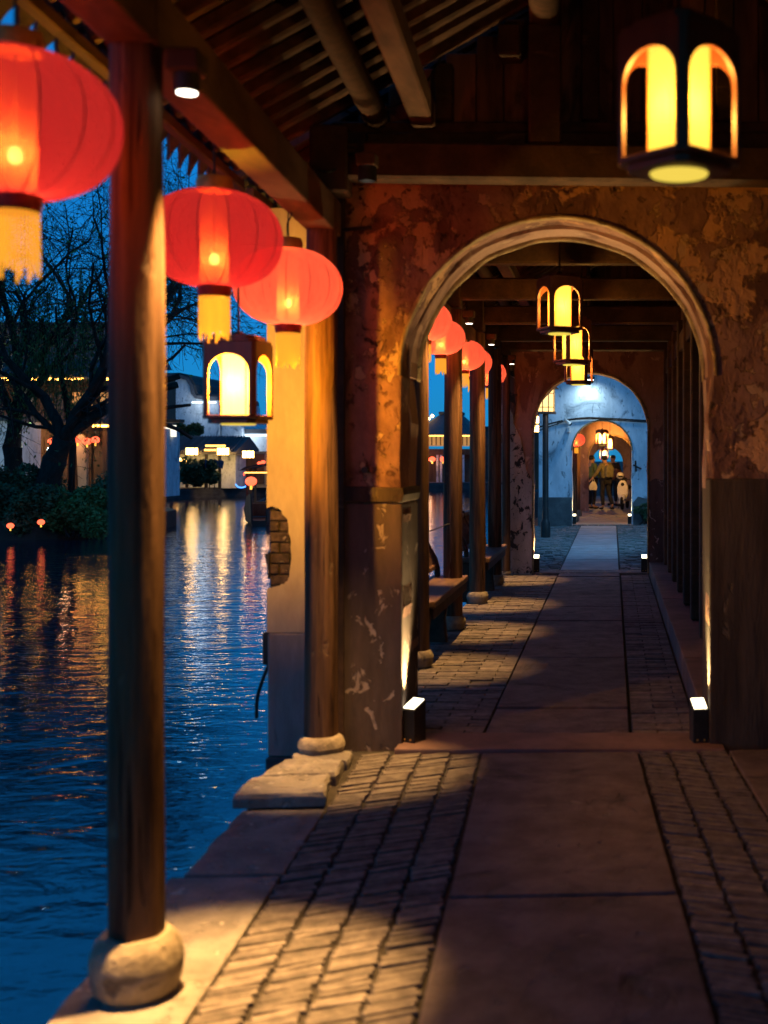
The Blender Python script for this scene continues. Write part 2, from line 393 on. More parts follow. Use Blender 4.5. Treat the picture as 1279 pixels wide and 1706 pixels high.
# keep as single parts those which show: left strips first
vis = [i for i in its if 3.35 < i[1]]
rest = [i for i in its if i[1] <= 3.35]
vis.sort(key=lambda t: (t[1], t[0]))
pieces(w1, 'brick', vis[:300], {}, M['brick'], 300)
pieces(w1, 'brick', vis[300:] + rest, {}, M['brick'], 0)
for (x0,x1,y0,y1,z) in [(-.71,.135,-3,1.2,.0),(-.71,.135,1.21,2.98,.004),(-.71,.135,2.995,4.33,.0),(-.705,.13,4.345,6.0,.003),(-.712,.134,6.01,6.5,.0),
                        (.64,1.40,-3,2.2,0),(.64,1.40,2.21,4.4,.002),(.64,1.4,4.41,6.5,0)]:
    MB().box(x0,x1,y0,y1,z-.08,z).build('slab', M['granite'], w1, bevel=.008, seg=2)
for (x0,x1,y0,y1,z) in [(-1.76,-1.375,-3,.9,0),(-1.75,-1.37,.92,2.75,.002),(-1.77,-1.372,2.77,4.60,.0),(-1.75,-1.37,4.64,5.50,-.006)]:
    mb = MB()
    n = 9; pts = [(x0 + R.gauss(0,.008), y0 + (y1-y0)*i/n) for i in range(n+1)] + [(x1,y1),(x1,y0)]
    mb.prism(pts, z-.22, z, 'xy'); mb.build('edge_slab', M['edge_stone'], w1, bevel=.01, seg=2)
def rough_block(pts, z0, z1, sd):
    """split-faced stone: outline broken up, top dished and chipped"""
    rg = random.Random(sd); out = []
    for a, b_ in zip(pts, pts[1:] + pts[:1]):
        for k in range(5):
            f = k/5; out.append((a[0]+(b_[0]-a[0])*f + rg.gauss(0,.005), a[1]+(b_[1]-a[1])*f + rg.gauss(0,.005)))
    cx = sum(p[0] for p in out)/len(out); cy = sum(p[1] for p in out)/len(out); n = len(out); mb = MB()
    rings = [(1.0,z0),(1.01,(z0+z1)/2),(1.0,z1-.018),(.955,z1-.002),(.7,z1),(.4,z1+.002)]
    vs = []
    for (sc_, z) in rings:
        for p in out:
            nz = noise.noise(Vector((p[0]*9*sc_+sd, p[1]*9*sc_, z*20)))
            vs.append((cx+(p[0]-cx)*sc_*(1+.02*nz), cy+(p[1]-cy)*sc_*(1+.012*nz), z + (.012*nz if z > z0 else 0)))
    fs = []
    for k in range(len(rings)-1):
        for i2 in range(n): fs.append((k*n+i2, k*n+(i2+1)%n, (k+1)*n+(i2+1)%n, (k+1)*n+i2))
    fs.append(tuple((len(rings)-1)*n+q_ for q_ in range(n))); mb.add(vs, fs)
    mb.build('edge_slab', M['edge_stone'], w1)
rough_block([(-1.80,5.53),(-1.81,5.70),(-1.76,5.88),(-1.42,5.90),(-1.39,5.56)], -.01, .055, 3)
rough_block([(-1.76,5.90),(-1.75,6.08),(-1.70,6.22),(-1.58,6.26),(-1.41,6.20),(-1.40,5.93)], -.2, .048, 5)
rough_block([(-1.70,6.27),(-1.71,6.42),(-1.60,6.50),(-1.41,6.48),(-1.39,6.23),(-1.56,6.28)], -.2, .030, 8)
MB().box(-1.72,-1.42,5.62,6.0,-.25,-.011).build('edge_slab', M['edge_stone'], w1, bevel=.01)
seg1(w1)

# ---- second walkway
w2 = thing('walkway', None, None, (-.3, 7.0, 0), kind='structure')
MB().box(-1.62,.52,6.52,17.0,-.7,-.035).build('bedding', M['mortar'], w2)
MB().box(-1.20,.62,6.60,7.0,-.1,.006).build('threshold_slab', M['red_stone'], w2, bevel=.008, seg=2)
its = []; y = 7.06; row = 0
while y < 16.6:
    t = (y-7.0)/9.8
    L0, R0 = -1.62, -.755; o_ = 0 if row % 2 else .15
    for (a, b_) in ((L0, R0), (.115, .50)):
        x = a - o_
        while x < b_:
            u, v_ = max(x, a), min(x+.3, b_)
            if v_-u > .05: its.append(((u+v_)/2, y+R.gauss(0,.003), R.gauss(-.003,.003), R.gauss(0,.008), v_-u-.008, .086))
            x += .3
    y += .093; row += 1
pieces(w2, 'brick', its, {}, M['brick'], 300)
ys = [7.01,7.72,8.55,9.7,10.8,11.9,13.0,14.2,15.4,16.35,16.78]
for i in range(len(ys)-1):
    MB().box(-.745,.10,ys[i]+.008,ys[i+1]-.008,-.08,R.gauss(.002,.003)).build('slab', M['granite'], w2, bevel=.006)
MB().box(-1.62,.60,16.8,17.25,-.1,.012).build('threshold_slab', M['edge_stone'], w2, bevel=.008)

# ---- plaza beyond the second arch
w3 = thing('plaza', None, None, (-.3, 23, 0), kind='structure')
MB().box(-2.1,7,17.25,60,-.8,-.035).build('bedding', M['mortar'], w3)
mb = MB()
y = 17.35; row = 0
while y < 28.6:
    for (a,b_) in ((-2.05,-.76),(.10,2.6)):
        x = a + R.uniform(-.1,0)
        while x < b_:
            w_ = R.uniform(.14,.26); u, v_ = max(x,a), min(x+w_, b_)
            if v_-u > .04:
                z = R.gauss(-.004,.008)
                if a > 0: z += .05*min(1,(x-.1)/.5)
                h = .115
                mb.add([(u+.008,y+.008,-.06),(v_-.008,y+.008,-.06),(v_-.008,y+h,-.06),(u+.008,y+h,-.06),
                        (u+.02,y+.02,z),(v_-.02,y+.02,z+R.gauss(0,.004)),(v_-.02,y+h-.012,z),(u+.02,y+h-.012,z)],
                       [(4,5,6,7),(0,1,5,4),(1,2,6,5),(2,3,7,6),(3,0,4,7)])
            x += w_
    y += .123; row += 1
mb.build('cobble_paving', M['cobble'], w3)['kind'] = 'stuff'
y = 17.28
while y < 28.5:
    d = R.uniform(.85,1.3); MB().box(-.75,.09,y+.008,min(y+d,28.7)-.008,-.08,R.gauss(.002,.003)).build('slab', M['path_cool'], w3, bevel=.006); y += d
MB().box(-.95,.5,28.72,29.0,-.1,.03).build('threshold_slab', M['edge_stone'], w3, bevel=.006)
y = 29.0
while y < 52:
    d = R.uniform(1.2,1.9); MB().box(-1.1,.9,y+.01,y+d-.01,-.08,R.gauss(.006,.003)).build('slab', M['path_cool'], w3, bevel=.006); y += d

# plinth along the shop side
pl = thing('stone_plinth', 'low reddish stone ledge running along the foot of the wooden shopfront', 'plinth', (.7, 12, 0))
yy = [6.95,8.7,10.6,12.4,14.2,15.9,16.78]
for i in range(len(yy)-1):
    MB().box(.515,1.0,yy[i]+.006,yy[i+1]-.006,-.05,.16+R.gauss(0,.002)).build('plinth_stone', M['red_stone'], pl, bevel=.01, seg=2)

# ================================================================== ARCHED WALLS
def arc_profile(x0, x1, zs, rz, xa0=None, xa1=None, n=30, jit=.0, zbot=0, sd=0):
    """opening outline from bottom right, over the arch, to bottom left"""
    xa0 = x0 if xa0 is None else xa0; xa1 = x1 if xa1 is None else xa1
    cx, rx = (xa0+xa1)/2, (xa1-xa0)/2
    P_ = [(x1, zbot)]
    k = 8
    for i in range(1, k+1):
        z = zbot + (zs-zbot)*i/k; P_.append((x1 + jit*noise.noise(Vector((z*3.1, sd, 1.7))), z))
    for i in range(0, n+1):
        a = pi*i/n; jj = 1 + jit*.8*noise.noise(Vector((cos(a)*4+sd, sin(a)*4, .3)))
        P_.append((cx + rx*cos(a)*jj, zs + .012 + rz*sin(a)*jj))
    for i in range(k, 0, -1):
        z = zbot + (zs-zbot)*i/k; P_.append((x0 + jit*noise.noise(Vector((z*3.1, sd+5, 1.7))), z))
    P_.append((x0, zbot)); return P_
def arch_body(X0, X1, Z1, prof, zb=-.3):
    return [(X0, zb), (X0, Z1), (X1, Z1), (X1, zb), (prof[0][0], zb)] + prof + [(prof[-1][0], zb)]
def band(prof_in, prof_out):
    return prof_in + prof_out[::-1]

# --- arch wall 1
A1 = thing('arch_wall', 'nearest plaster wall with a wide arched doorway and peeling orange patches', 'wall', (-.3, 7.0, 0), 'arched cross walls')
pf = arc_profile(-1.185, .55, 2.07, .885, -1.193, .575, jit=.035, zbot=-.02, sd=1)
MB().prism(arch_body(-1.53, 2.2, 3.23, pf), 6.74, 7.02).build('plaster', M['plaster'], A1, bevel=.012, seg=2)
pb = arc_profile(-1.185, .55, 2.07, .865, -1.178, .562, jit=.02, zbot=-.02, sd=3)
MB().prism(arch_body(-1.53, 2.2, 3.23, pb), 7.025, 7.28).build('wall_core', M['plaster_red'], A1)
# worn arch rings at the front and back edge of the intrados
def ring(a_in, a_out, zs, cx, y0, y1, mat, par, name, jit=.012, a0=0, a1=pi, sd=0):
    p1, p2 = [], []
    n = 40
    for i in range(n+1):
        a = a0 + (a1-a0)*i/n; j = 1 + jit*noise.noise(Vector((a*5, sd, 0)))
        p1.append((cx + a_in[0]*cos(a)*j, zs + a_in[1]*sin(a)*j)); p2.append((cx + a_out[0]*cos(a), zs + a_out[1]*sin(a)))
    return MB().prism(p1 + p2[::-1], y0, y1).build(name, mat, par, bevel=.007, seg=2, smooth=True, angle=60)
ring((.880,.880), (.900,.902), 2.07, -.309, 6.728, 6.78, M['arch_edge'], A1, 'arch_rim', sd=2)
ring((.852,.850), (.88,.88), 2.07, -.309, 7.255, 7.292, M['arch_edge'], A1, 'arch_rim', sd=9)
# ledges and dado
MB().prism([(-1.545,1.36),(-1.545,1.45),(-1.17,1.44),(-1.165,1.40),(-1.175,1.355)], 6.705, 7.29).build('ledge', M['plaster_dark'], A1, bevel=.012, seg=2)
MB().box(-1.525,-1.178,6.722,7.285,-.05,1.354).build('dado', M['plaster_low'], A1, bevel=.012, seg=2)
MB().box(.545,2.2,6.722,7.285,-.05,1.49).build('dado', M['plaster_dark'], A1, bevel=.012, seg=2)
# water side end of the wall, with bricks showing through the fallen plaster
def ragged(pts, amp=.004):
    out = []
    for a, b_ in zip(pts, pts[1:]):
        for k in range(4):
            f = k/4; out.append((a[0]+(b_[0]-a[0])*f + R.gauss(0,amp)*(k>0), a[1]+(b_[1]-a[1])*f + R.gauss(0,amp)*(k>0)))
    return out + [pts[-1]]
notch = [(-1.995,1.315),(-1.96,1.33),(-1.91,1.30),(-1.872,1.23),(-1.855,1.12),(-1.856,1.0),(-1.875,.90),(-1.90,.875),(-1.95,.862),(-1.995,.85)]
MB().prism([(-1.995,.60),(-1.555,.60),(-1.555,3.05),(-1.995,3.05)] + ragged(notch), 6.93, 6.965).build('plaster_skin', M['plaster_end'], A1)
MB().box(-1.985,-1.55,6.966,7.28,-.9,3.05).build('wall_core', M['plaster_end'], A1)
MB().box(-1.99,-1.555,6.925,6.964,-.12,.597).build('dado', M['plaster_mid'], A1, bevel=.01)
MB().box(-2.0,-1.55,6.915,6.964,-.9,-.122).build('footing', M['quay'], A1, bevel=.01)
MB().box(-1.984,-1.855,6.960,6.9655,.86,1.315).build('mortar', M['mortar'], A1)
z = .87; r_ = 0
while z < 1.30:
    x = -1.985 - (.06 if r_ % 2 else 0)
    while x < -1.86:
        u, v_ = max(x, -1.985), min(x+.115, -1.862)
        if v_-u > .02: MB().box(u+.003, v_-.003, 6.944+R.uniform(0,.012), 6.9598, z+.004, z+.056).build('brick', M['brick_patch'], A1, bevel=.004)
        x += .12
    z += .062; r_ += 1
MB().box(-1.56,-1.50,6.70,6.74,0,3.2).build('corner_post', M['wood_dark'], A1)

# --- arch wall 2
A2 = thing('arch_wall', 'second cross wall with flaking pale plaster beside its arch', 'wall', (-.3, 17.0, 0), 'arched cross walls')
pf = arc_profile(-1.11, .50, 2.0, .80, jit=.03, zbot=-.02, sd=21)
MB().prism(arch_body(-1.56, .86, 3.2, pf), 16.82, 17.2).build('plaster', M['plaster_red'], A2, bevel=.012)
pl_ = [(-1.562,-.02),(-1.562,2.98),(-1.40,2.95),(-1.33,2.5),(-1.38,2.1),(-1.28,1.9),(-1.20,1.45),(-1.125,1.3),(-1.125,-.02)]
MB().prism(pl_, 16.79, 16.819).build('peeling_plaster', M['plaster_peel'], A2, bevel=.006)
MB().prism([(.505,-.02),(.505,1.28),(.60,1.33),(.70,1.30),(.80,1.34),(.80,-.02)], 16.795, 16.819).build('dado', M['plaster_low'], A2, bevel=.006)
ring((.795,.795), (.835,.835), 2.01, -.305, 16.795, 16.86, M['arch_edge'], A2, 'arch_rim', sd=4)
MB().box(-1.125,-1.10,16.78,16.83,0,2.0).build('jamb_edge', M['arch_edge'], A2, bevel=.006)
MB().box(.488,.51,16.78,16.83,0,2.0).build('jamb_edge', M['arch_edge'], A2, bevel=.006)

# --- arch wall 3
A3 = thing('arch_wall', 'bluish white mould stained wall across the open court with the third arch', 'wall', (-.3, 29.2, 0), 'arched cross walls')
pf = arc_profile(-.97, .47, 1.8, .72, jit=.02, zbot=-.02, sd=33)
MB().prism(arch_body(-1.78, 5.0, 5.4, pf), 29.0, 29.4).build('plaster', M['white_wall'], A3, bevel=.01)
MB().box(-1.80,-.975,28.96,28.999,-.05,.68).build('dado', M['grey_dado'], A3, bevel=.01)
MB().prism([(.50,-.05),(.50,.55),(.62,.7),(.9,.62),(1.3,.72),(1.6,.6),(1.6,-.05)], 28.96, 28.999).build('dado', M['grey_dado'], A3, bevel=.01)
ring((.705,.705), (.745,.745), 1.81, -.25, 28.97, 29.02, M['arch_edge'], A3, 'arch_rim', sd=8)
MB().box(-1.95,5.2,28.8,29.6,5.4,5.52).build('coping', M['tile'], A3)

# --- arch walls 4, 5, 6 in the far arcade
for (Yw, x0, x1, zs, rz, lab, mt) in [(36.8,-.73,.66,1.62,.70,'fourth arch wall in the far arcade behind the two standing walkers','plaster_red'),
                                 (46.5,-.80,.42,1.45,.62,'fifth arch wall deep in the far arcade framing a patch of blue','plaster_red')]:
    o = thing('arch_wall', lab, 'wall', (-.1, Yw, 0), 'arched cross walls')
    MB().prism(arch_body(-1.5, 1.3, 3.3, arc_profile(x0, x1, zs, rz, jit=.02, zbot=-.02, sd=Yw)), Yw, Yw+.35).build('plaster', M[mt], o)
    ring(((x1-x0)/2-.01,rz-.01), ((x1-x0)/2+.03,rz+.03), zs+.01, (x0+x1)/2, Yw-.03, Yw+.01, M['arch_edge'], o, 'arch_rim', sd=Yw)
o = thing('arcade_wall', 'plain warm coloured shop wall on the right side of the far arcade', 'wall', (1.2, 40, 0))
MB().box(.75,1.1,29.42,56,0,3.3).build('plaster', M['plaster_red'], o)
for i in range(9): MB().box(.70,.748,30+2.2*i,30.9+2.2*i,.1,2.6).build('door_panel', M['wood_plank'], o, bevel=.01)

# ================================================================== ROOFS
RB = lambda x: 3.47 + .58*(x+1.5)            # underside of the rafters, rising to the ridge
XR = .25
def roof(name, label, y0, y1, step, tie_ys, bend, posts_tiles=True, eave=-2.06):
    r = thing(name, label, 'roof', (PX0, PY0, 0), 'tiled arcade roofs')
    zr = RB(XR)
    # rafters
    y = y0 + step/2; h = .07
    while y < y1:
        yy = y + R.gauss(0,.006)
        MB().beam((eave, yy, RB(eave)+h/2), (XR-.02, yy, zr+h/2), .058+R.gauss(0,.007), h).build('rafter', M['wood_rafter'], r, bevel=.012)
        MB().beam((2.1, yy, RB(XR-(2.1-XR))+h/2), (XR+.02, yy, zr+h/2), .075, h).build('rafter', M['wood_rafter'], r)
        y += step
    # boarding over the rafters: separate boards across
    n = int((y1-y0)/.22)
    for sgn in (1, -1):
        k = 0; d = .2
        x = eave
        while x < XR - .02 if sgn == 1 else k < 11:
            xa, xb = (x, min(x+d-.006, XR)) if sgn == 1 else (XR + k*d, XR + (k+1)*d - .006)
            za = RB(xa) if sgn == 1 else zr - .58*(xa-XR); zb = RB(xb) if sgn == 1 else zr - .58*(xb-XR)
            za += h + .012; zb += h + .012
            MB().add([(xa,y0,za),(xb,y0,zb),(xb,y1,zb),(xa,y1,za),(xa,y0,za+.02),(xb,y0,zb+.02),(xb,y1,zb+.02),(xa,y1,za+.02)],
                     [(0,3,2,1),(4,5,6,7),(0,1,5,4),(1,2,6,5),(2,3,7,6),(3,0,4,7)]).build('roof_board', M['wood_plank'], r)
            x += d; k += 1
    # tile courses above, seen from outside only
    mb = MB(); c = y0
    while c < y1:
        for sgn in (1,-1):
            xe = eave-.10 if sgn == 1 else 2*XR - eave + .1
            ze = RB(eave) - .058 + h + .05
            mb.tube([(xe, c, ze), (XR, c, zr+h+.07)], .055, 6)
        c += .17
    o = mb.build('tile_course', M['tile'], r, smooth=True); o['kind'] = 'stuff'
    MB().tube([(XR,y0,zr+.2),(XR,y1,zr+.2)], .12, 10).build('ridge', M['tile'], r, smooth=True)
    # drip tiles: pointed tongues hanging at the eave edge
    c = y0 + .05; xe = eave - .09; ze = RB(eave) + .075
    if posts_tiles:
        tongue = [(-.075,.02),(-.078,-.02),(-.06,-.06),(-.035,-.085),(-.015,-.115),(0,-.15),(.015,-.115),(.035,-.085),(.06,-.06),(.078,-.02),(.075,.02)]
        me = None
        while c < y1:
            if me is None:
                oo = MB().prism(tongue, -.008, .008, 'yz').build('drip_tile', M['tile'], None); me = oo.data; bpy.data.objects.remove(oo)
            oo = bpy.data.objects.new('drip_tile', me); C.objects.link(oo); oo.parent = r
            oo.location = Vector((xe, c, ze-.03)) - Vector(r['_o']); oo.rotation_euler = (R.gauss(0,.05), .25, R.gauss(0,.06))
            c += .163
    MB().box(eave-.02, eave+.03, y0, y1, RB(eave)-.06, RB(eave)-.005).build('fascia', M['wood_beam'], r, bevel=.006)
    # beams along the arcade
    MB().tube([(-1.30,y0,3.49),(-1.30,y1,3.49)], .070, 14).build('purlin', M['wood_rafter'], r, smooth=True)
    MB().box(-1.10,-.975,y0,y1,3.42,3.56).build('purlin', M['wood_beam'], r, bevel=.012)
    MB().tube([(-.37,y0,4.02),(-.37,y1,4.02)], .09, 14).build('purlin', M['wood_rafter'], r, smooth=True)
    MB().tube([(1.45,y0,3.66),(1.45,y1,3.66)], .09, 14).build('purlin', M['wood_rafter'], r, smooth=True)
    MB().tube([(-1.88,y0,3.19),(-1.88,y1,3.19)], .055, 12).build('eave_purlin', M['wood_beam'], r, smooth=True)
    # architrave above the pillars in lengths
    ys_ = [y0] + list(tie_ys) + [y1]
    for i in range(len(ys_)-1):
        if ys_[i+1]-ys_[i] < .2: continue
        MB().box(-1.655+R.gauss(0,.004),-1.50,ys_[i]+.004,ys_[i+1]-.004,2.83,3.02).build('architrave', M['wood_beam'], r, bevel=.014, seg=2)
    for t in tie_ys:
        MB().box(-1.58,1.60,t-.07,t+.07,3.10,3.30).build('tie_beam', M['wood_dark'], r, bevel=.015)
        MB().box(-1.62,-1.42,t-.09,t+.09,3.021,3.38).build('bracket', M['wood_dark'], r, bevel=.012)
        MB().beam((-1.55,t,3.08),(-1.82,t,3.10),.07,.09).build('cantilever', M['wood_dark'], r, bevel=.01)
        MB().box(-.46,-.28,t-.06,t+.06,3.30,3.95).build('king_post', M['wood_dark'], r, bevel=.012)
    if bend: seg1(r)
    return r
R1 = roof('arcade_roof', 'nearest timber arcade roof of rafters and purlins under dark tiles', -4, 6.66, .2, [.5, 3.55, 6.46], True)
R2 = roof('arcade_roof', 'second timber arcade roof seen through the first arch', 6.80, 16.9, .24, [9.25, 11.3, 13.35, 15.3, 16.68], False)
R3 = thing('arcade_roof', 'far arcade roof glimpsed through the third arch', 'roof', (0, 42, 0), 'tiled arcade roofs')
mb = MB(); mb.add([(-2,29.42,2.75),(.2,29.42,3.9),(.2,56,3.9),(-2,56,2.75),(-2,29.42,2.83),(.2,29.42,3.98),(.2,56,3.98),(-2,56,2.83)],[(0,3,2,1),(4,5,6,7),(0,1,5,4),(1,2,6,5),(2,3,7,6),(3,0,4,7)])
mb.add([(1.6,29.42,2.9),(.2,29.42,3.9),(.2,56,3.9),(1.6,56,2.9),(1.6,29.42,2.98),(.2,29.42,3.98),(.2,56,3.98),(1.6,56,2.98)],[(0,3,2,1),(4,5,6,7),(0,1,5,4),(1,2,6,5),(2,3,7,6),(3,0,4,7)])
mb.build('sheathing', M['wood_plank'], R3)
for k in range(40): MB().beam((-1.9,29.7+.5*k,2.76),(.15,29.7+.5*k,3.84),.08,.07).build('rafter', M['wood_rafter'], R3)
for k in range(7): MB().box(-1.3,1.2,32+3*k,32.15+3*k,2.75,2.95).build('tie_beam', M['wood_dark'], R3)

# gable above arch 1: head beam and upright boards
G1 = thing('gable_partition', 'dark timber head beam and upright boards above the nearest arch', 'partition', (-.3, 6.75, 3.2))
MB().box(-1.56,2.0,6.60,6.735,3.235,3.40).build('head_beam', M['wood_dark'], G1, bevel=.012)
MB().box(-1.56,2.0,6.64,6.73,3.402,3.47).build('head_beam', M['wood_rafter'], G1, bevel=.01)
MB().prism([(-1.56,3.40),(XR,RB(XR)+.08),(1.95,RB(XR)-.58*1.7+.08),(1.95,3.40)], 6.738, 6.755).build('backing_board', M['wood_plank'], G1)
x = -1.42
k = 0
while x < 1.9:
    w_ = R.uniform(.13,.19); zt = min(RB(x)+.0, RB(XR)-.58*(abs(x-XR)))
    zt = RB(x) if x < XR else RB(XR)-.58*(x+w_-XR)
    if x+w_ > XR > x: zt = RB(x)
    MB().box(x+.003, x+w_-.003, 6.70+R.uniform(0,.012), 6.735, 3.472, max(zt,3.5)+.07).build('plank', M['wood_gable'], G1, bevel=.004)
    x += w_; k += 1
for px_ in (-.93,-.12,.62):
    MB().box(px_-.05,px_+.05,6.60,6.689,3.472,RB(min(px_,XR))-.02).build('stud', M['wood_dark'], G1, bevel=.008)
MB().box(-.62,-.50,6.52,6.688,3.80,3.97).build('stud_block', M['wood_dark'], G1, bevel=.01)
G2 = thing('gable_partition', 'dark boards closing the roof above the second arch', 'partition', (-.3, 17, 3.2))
MB().prism([(-1.55,3.20),(-1.55,RB(-1.55)+.06),(XR,RB(XR)+.08),(1.3,RB(XR)-.58*1.05+.08),(1.3,3.2)], 16.945, 16.96).build('backing_board', M['wood_plank'], G2)
x = -1.5
while x < 1.2:
    zt = RB(x) if x < XR else RB(XR)-.58*(x+.2-XR)
    MB().box(x+.003, x+.197, 16.9, 16.94, 3.2, max(zt,3.3)+.12).build('plank', M['wood_plank'], G2); x += .2

# ================================================================== PILLARS
def pillar(x, y, label, r=.085, top=3.0, br=.13, bh=.18, seed=0):
    t = thing('wooden_pillar', label, 'pillar', (x, y, 0), 'timber arcade pillars')
    prof = [(r*1.04, bh), (r*1.05, .6), (r*1.02, 1.4), (r, 2.2), (r*.97, top)]
    pr = [];
    for i in range(len(prof)-1):
        for j in range(8):
            a = j/8; pr.append((prof[i][0]*(1-a)+prof[i+1][0]*a, prof[i][1]*(1-a)+prof[i+1][1]*a))
    pr.append(prof[-1])
    MB().lathe(pr, 32, (x,y), wob=.09, seed=seed).build('shaft', M['wood_pillar'], t, smooth=True)
    q = br
    MB().lathe([(q*.80,0),(q*.93,.02),(q*1.0,.055),(q*1.03,bh*.5),(q*1.0,bh*.72),(q*.9,bh*.9),(q*.76,bh+.001)], 32, (x,y), wob=.03, seed=seed+3).build('stone_base', M['base_stone'], t, smooth=True)
    return t
bx, by = bent(-1.575, 3.6)
pillar(bx, by, 'big blurred round pillar nearest the camera on a drum shaped stone base', r=.077, seed=1)
bx2, by2 = bent(-1.575, 6.47)
pillar(bx2, by2, 'round weathered pillar standing in front of the nearest arch wall', br=.125, bh=.115, seed=5)
bx0, by0 = bent(-1.575, .5)
pillar(bx0, by0, 'round pillar behind the viewpoint at the canal edge', seed=8)
for i, (yy, lab) in enumerate([(9.25,'dark round pillar at the near end of the first wooden bench'),(11.3,'round pillar at the far end of the first bench, hung beside lanterns'),
                               (13.35,'round pillar with a lit stone base between the two benches'),(15.3,'round pillar rising beside the second bench near the flaking wall')]):
    pillar(-1.5, yy, lab, seed=12+i, br=.12, bh=.13)
pillar(-1.47, 16.6, 'thin post hard against the flaking plaster of the second wall', r=.055, br=.07, bh=.05, seed=30)
for i, yy in enumerate([30.6,33.6]):
    pillar(-.98, yy, ['lamp lit wooden pillar just inside the third arch','shadowed wooden pillar deeper inside the third arch'][i], r=.08, top=2.7, seed=40+i)

# ================================================================== SHOPFRONT ALONG THE SECOND ARCADE
SF = thing('shopfront', 'dark wooden shopfront of upright planks and posts on the right of the arcade', 'shopfront', (.85, 12, 0))
y = 7.32; k = 0
while y < 16.7:
    w_ = .16
    if k % 7 == 0: MB().box(.70,.86,y,y+.15,.165,3.1).build('post', M['wood_dark'], SF, bevel=.012)
    else: MB().box(.80+R.uniform(0,.015),.84,y+.004,y+w_-.004,.165,2.75).build('plank', M['wood_plank'], SF, bevel=.008)
    y += w_; k += 1
MB().box(.72,.88,7.3,16.78,2.755,2.95).build('lintel', M['wood_dark'], SF, bevel=.01)
MB().box(.76,.9,7.3,16.78,2.955,3.4).build('frieze', M['wood_plank'], SF)
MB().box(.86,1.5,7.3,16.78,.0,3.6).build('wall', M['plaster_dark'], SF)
SF1 = thing('shopfront', 'shaded wooden shopfront to the right of the near walkway', 'shopfront', (1.5, 2, 0))
y = -3.9
while y < 6.5:
    MB().box(1.46,1.50,y+.004,y+.196,0,2.9).build('plank', M['wood_plank'], SF1); y += .2
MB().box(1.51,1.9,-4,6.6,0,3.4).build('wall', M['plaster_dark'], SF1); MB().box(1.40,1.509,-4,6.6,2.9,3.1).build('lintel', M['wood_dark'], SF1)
seg1(SF1)
# shop houses behind (give the arcade its building)
for (nm, y0, y1, h, lab) in [('shop_house', -4, 7.0, 4.6, 'dark shop house adjoining the near walkway'), ('shop_house', 7.0, 17.1, 4.9, 'dark shop house adjoining the second arcade')]:
    o = thing(nm, lab, 'house', (5, (y0+y1)/2, 0), 'shop houses behind the arcade')
    MB().box(1.92 if y0 < 0 else 1.55, 9, y0, y1, 0, h).build('wall', M['plaster_dark'], o)
    MB().prism([(1.5,h),(9.4,h),(5.4,h+2.0)], y0-.1, y1+.1).build('roof', M['tile'], o)

# ================================================================== RED LANTERNS
def red_lantern_proto(Rr, silk_m, watts, name='red_lantern', fringe=.115):
    t = thing(name, '', 'lantern', (0,0,0), 'red silk lanterns under the eaves')
    k = Rr/.27; hz = .195*k
    prof = []
    for i in range(21):
        a = -pi/2 + pi*i/20; zz = sin(a); rr = max(cos(a), 0)**.80
        prof.append((Rr*max(rr,.24), hz*zz))
    MB().lathe(prof, 72, gore=.030, ng=14, close=False).build('silk_shade', silk_m, t, smooth=True, angle=80)
    for j in range(14):
        a = 2*pi*(j+0.0)/14
        MB().tube([(p[0]*.975*cos(a), p[0]*.975*sin(a), p[1]*.985) for p in prof[1:-1]], .0021*k, 4).build('rib', M['gold_rib'], t)
    MB().lathe([(.07*k,hz-.004),(.072*k,hz+.03*k),(.066*k,hz+.05*k),(.03*k,hz+.055*k)], 24).build('top_cap', M['gold'], t, smooth=True)
    MB().lathe([(.067*k,-hz+.004),(.066*k,-hz-.02*k),(.06*k,-hz-.04*k)], 24).build('bottom_collar', M['collar'], t, smooth=True)
    mb = MB(); ht = .17*k; rr = .060*k; n = 40
    for i in range(n):
        a = 2*pi*i/n; L_ = ht*(1+R.uniform(-.20,.06)); b_ = a+.125
        mb.add([(rr*cos(a),rr*sin(a),-hz-.035*k),(rr*cos(b_),rr*sin(b_),-hz-.035*k),(rr*1.04*cos(b_),rr*1.04*sin(b_),-hz-.04*k-L_),(rr*1.04*cos(a),rr*1.04*sin(a),-hz-.04*k-L_)],[(0,1,2,3)])
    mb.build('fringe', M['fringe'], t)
    bz = -hz*.42
    MB().lathe([(.055*k,-hz*.92),(.055*k,hz*.9)], 20, close=False).build('glow_tube', M['inner'], t, smooth=True)  # added sleeve that makes the soft column of glow around the bulb
    MB().ell((0,0,bz),(.019*k,.019*k,.024*k),12,8).build('bulb', M['bulb'], t, smooth=True)
    MB().tube([(0,0,bz+.02),(0,0,hz+.3)], .004, 5).build('cord', M['cable'], t)
    light('POINT', (0,0,bz), watts, (1,.62,.34), t, radius=.03)
    return t
M['gold_rib'] = surf('lantern rib', (.10,.008,.006), (.07,.005,.005), .5, 10, one, .05, .002)
M['collar'] = surf('red collar', (.35,.03,.012), (.22,.02,.01), .5, 20, one, .1, .002)
LA = red_lantern_proto(.27, M['silk'], 30)
LB = red_lantern_proto(.225, M['silk_warm'], 18)
labs = [('deep red lantern at the upper left in front of the nearest pillar', LA, (-1.592,3.20,2.492)),
        ('red lantern half hidden behind the right edge of the nearest pillar', LA, (-1.598,4.82,2.485)),
        ('glowing orange red lantern over the second pillar and the yellow wall end', 'C', (-1.634,6.05,2.468))]
LC = red_lantern_proto(.269, M['silk_warm'], 30)
LA.location = labs[0][2]; LA['label'] = labs[0][0]; LA['_o'] = labs[0][2]
dup(LA, labs[1][2], labs[1][0], rotz=.3)
LC.location = labs[2][2]; LC['label'] = labs[2][0]
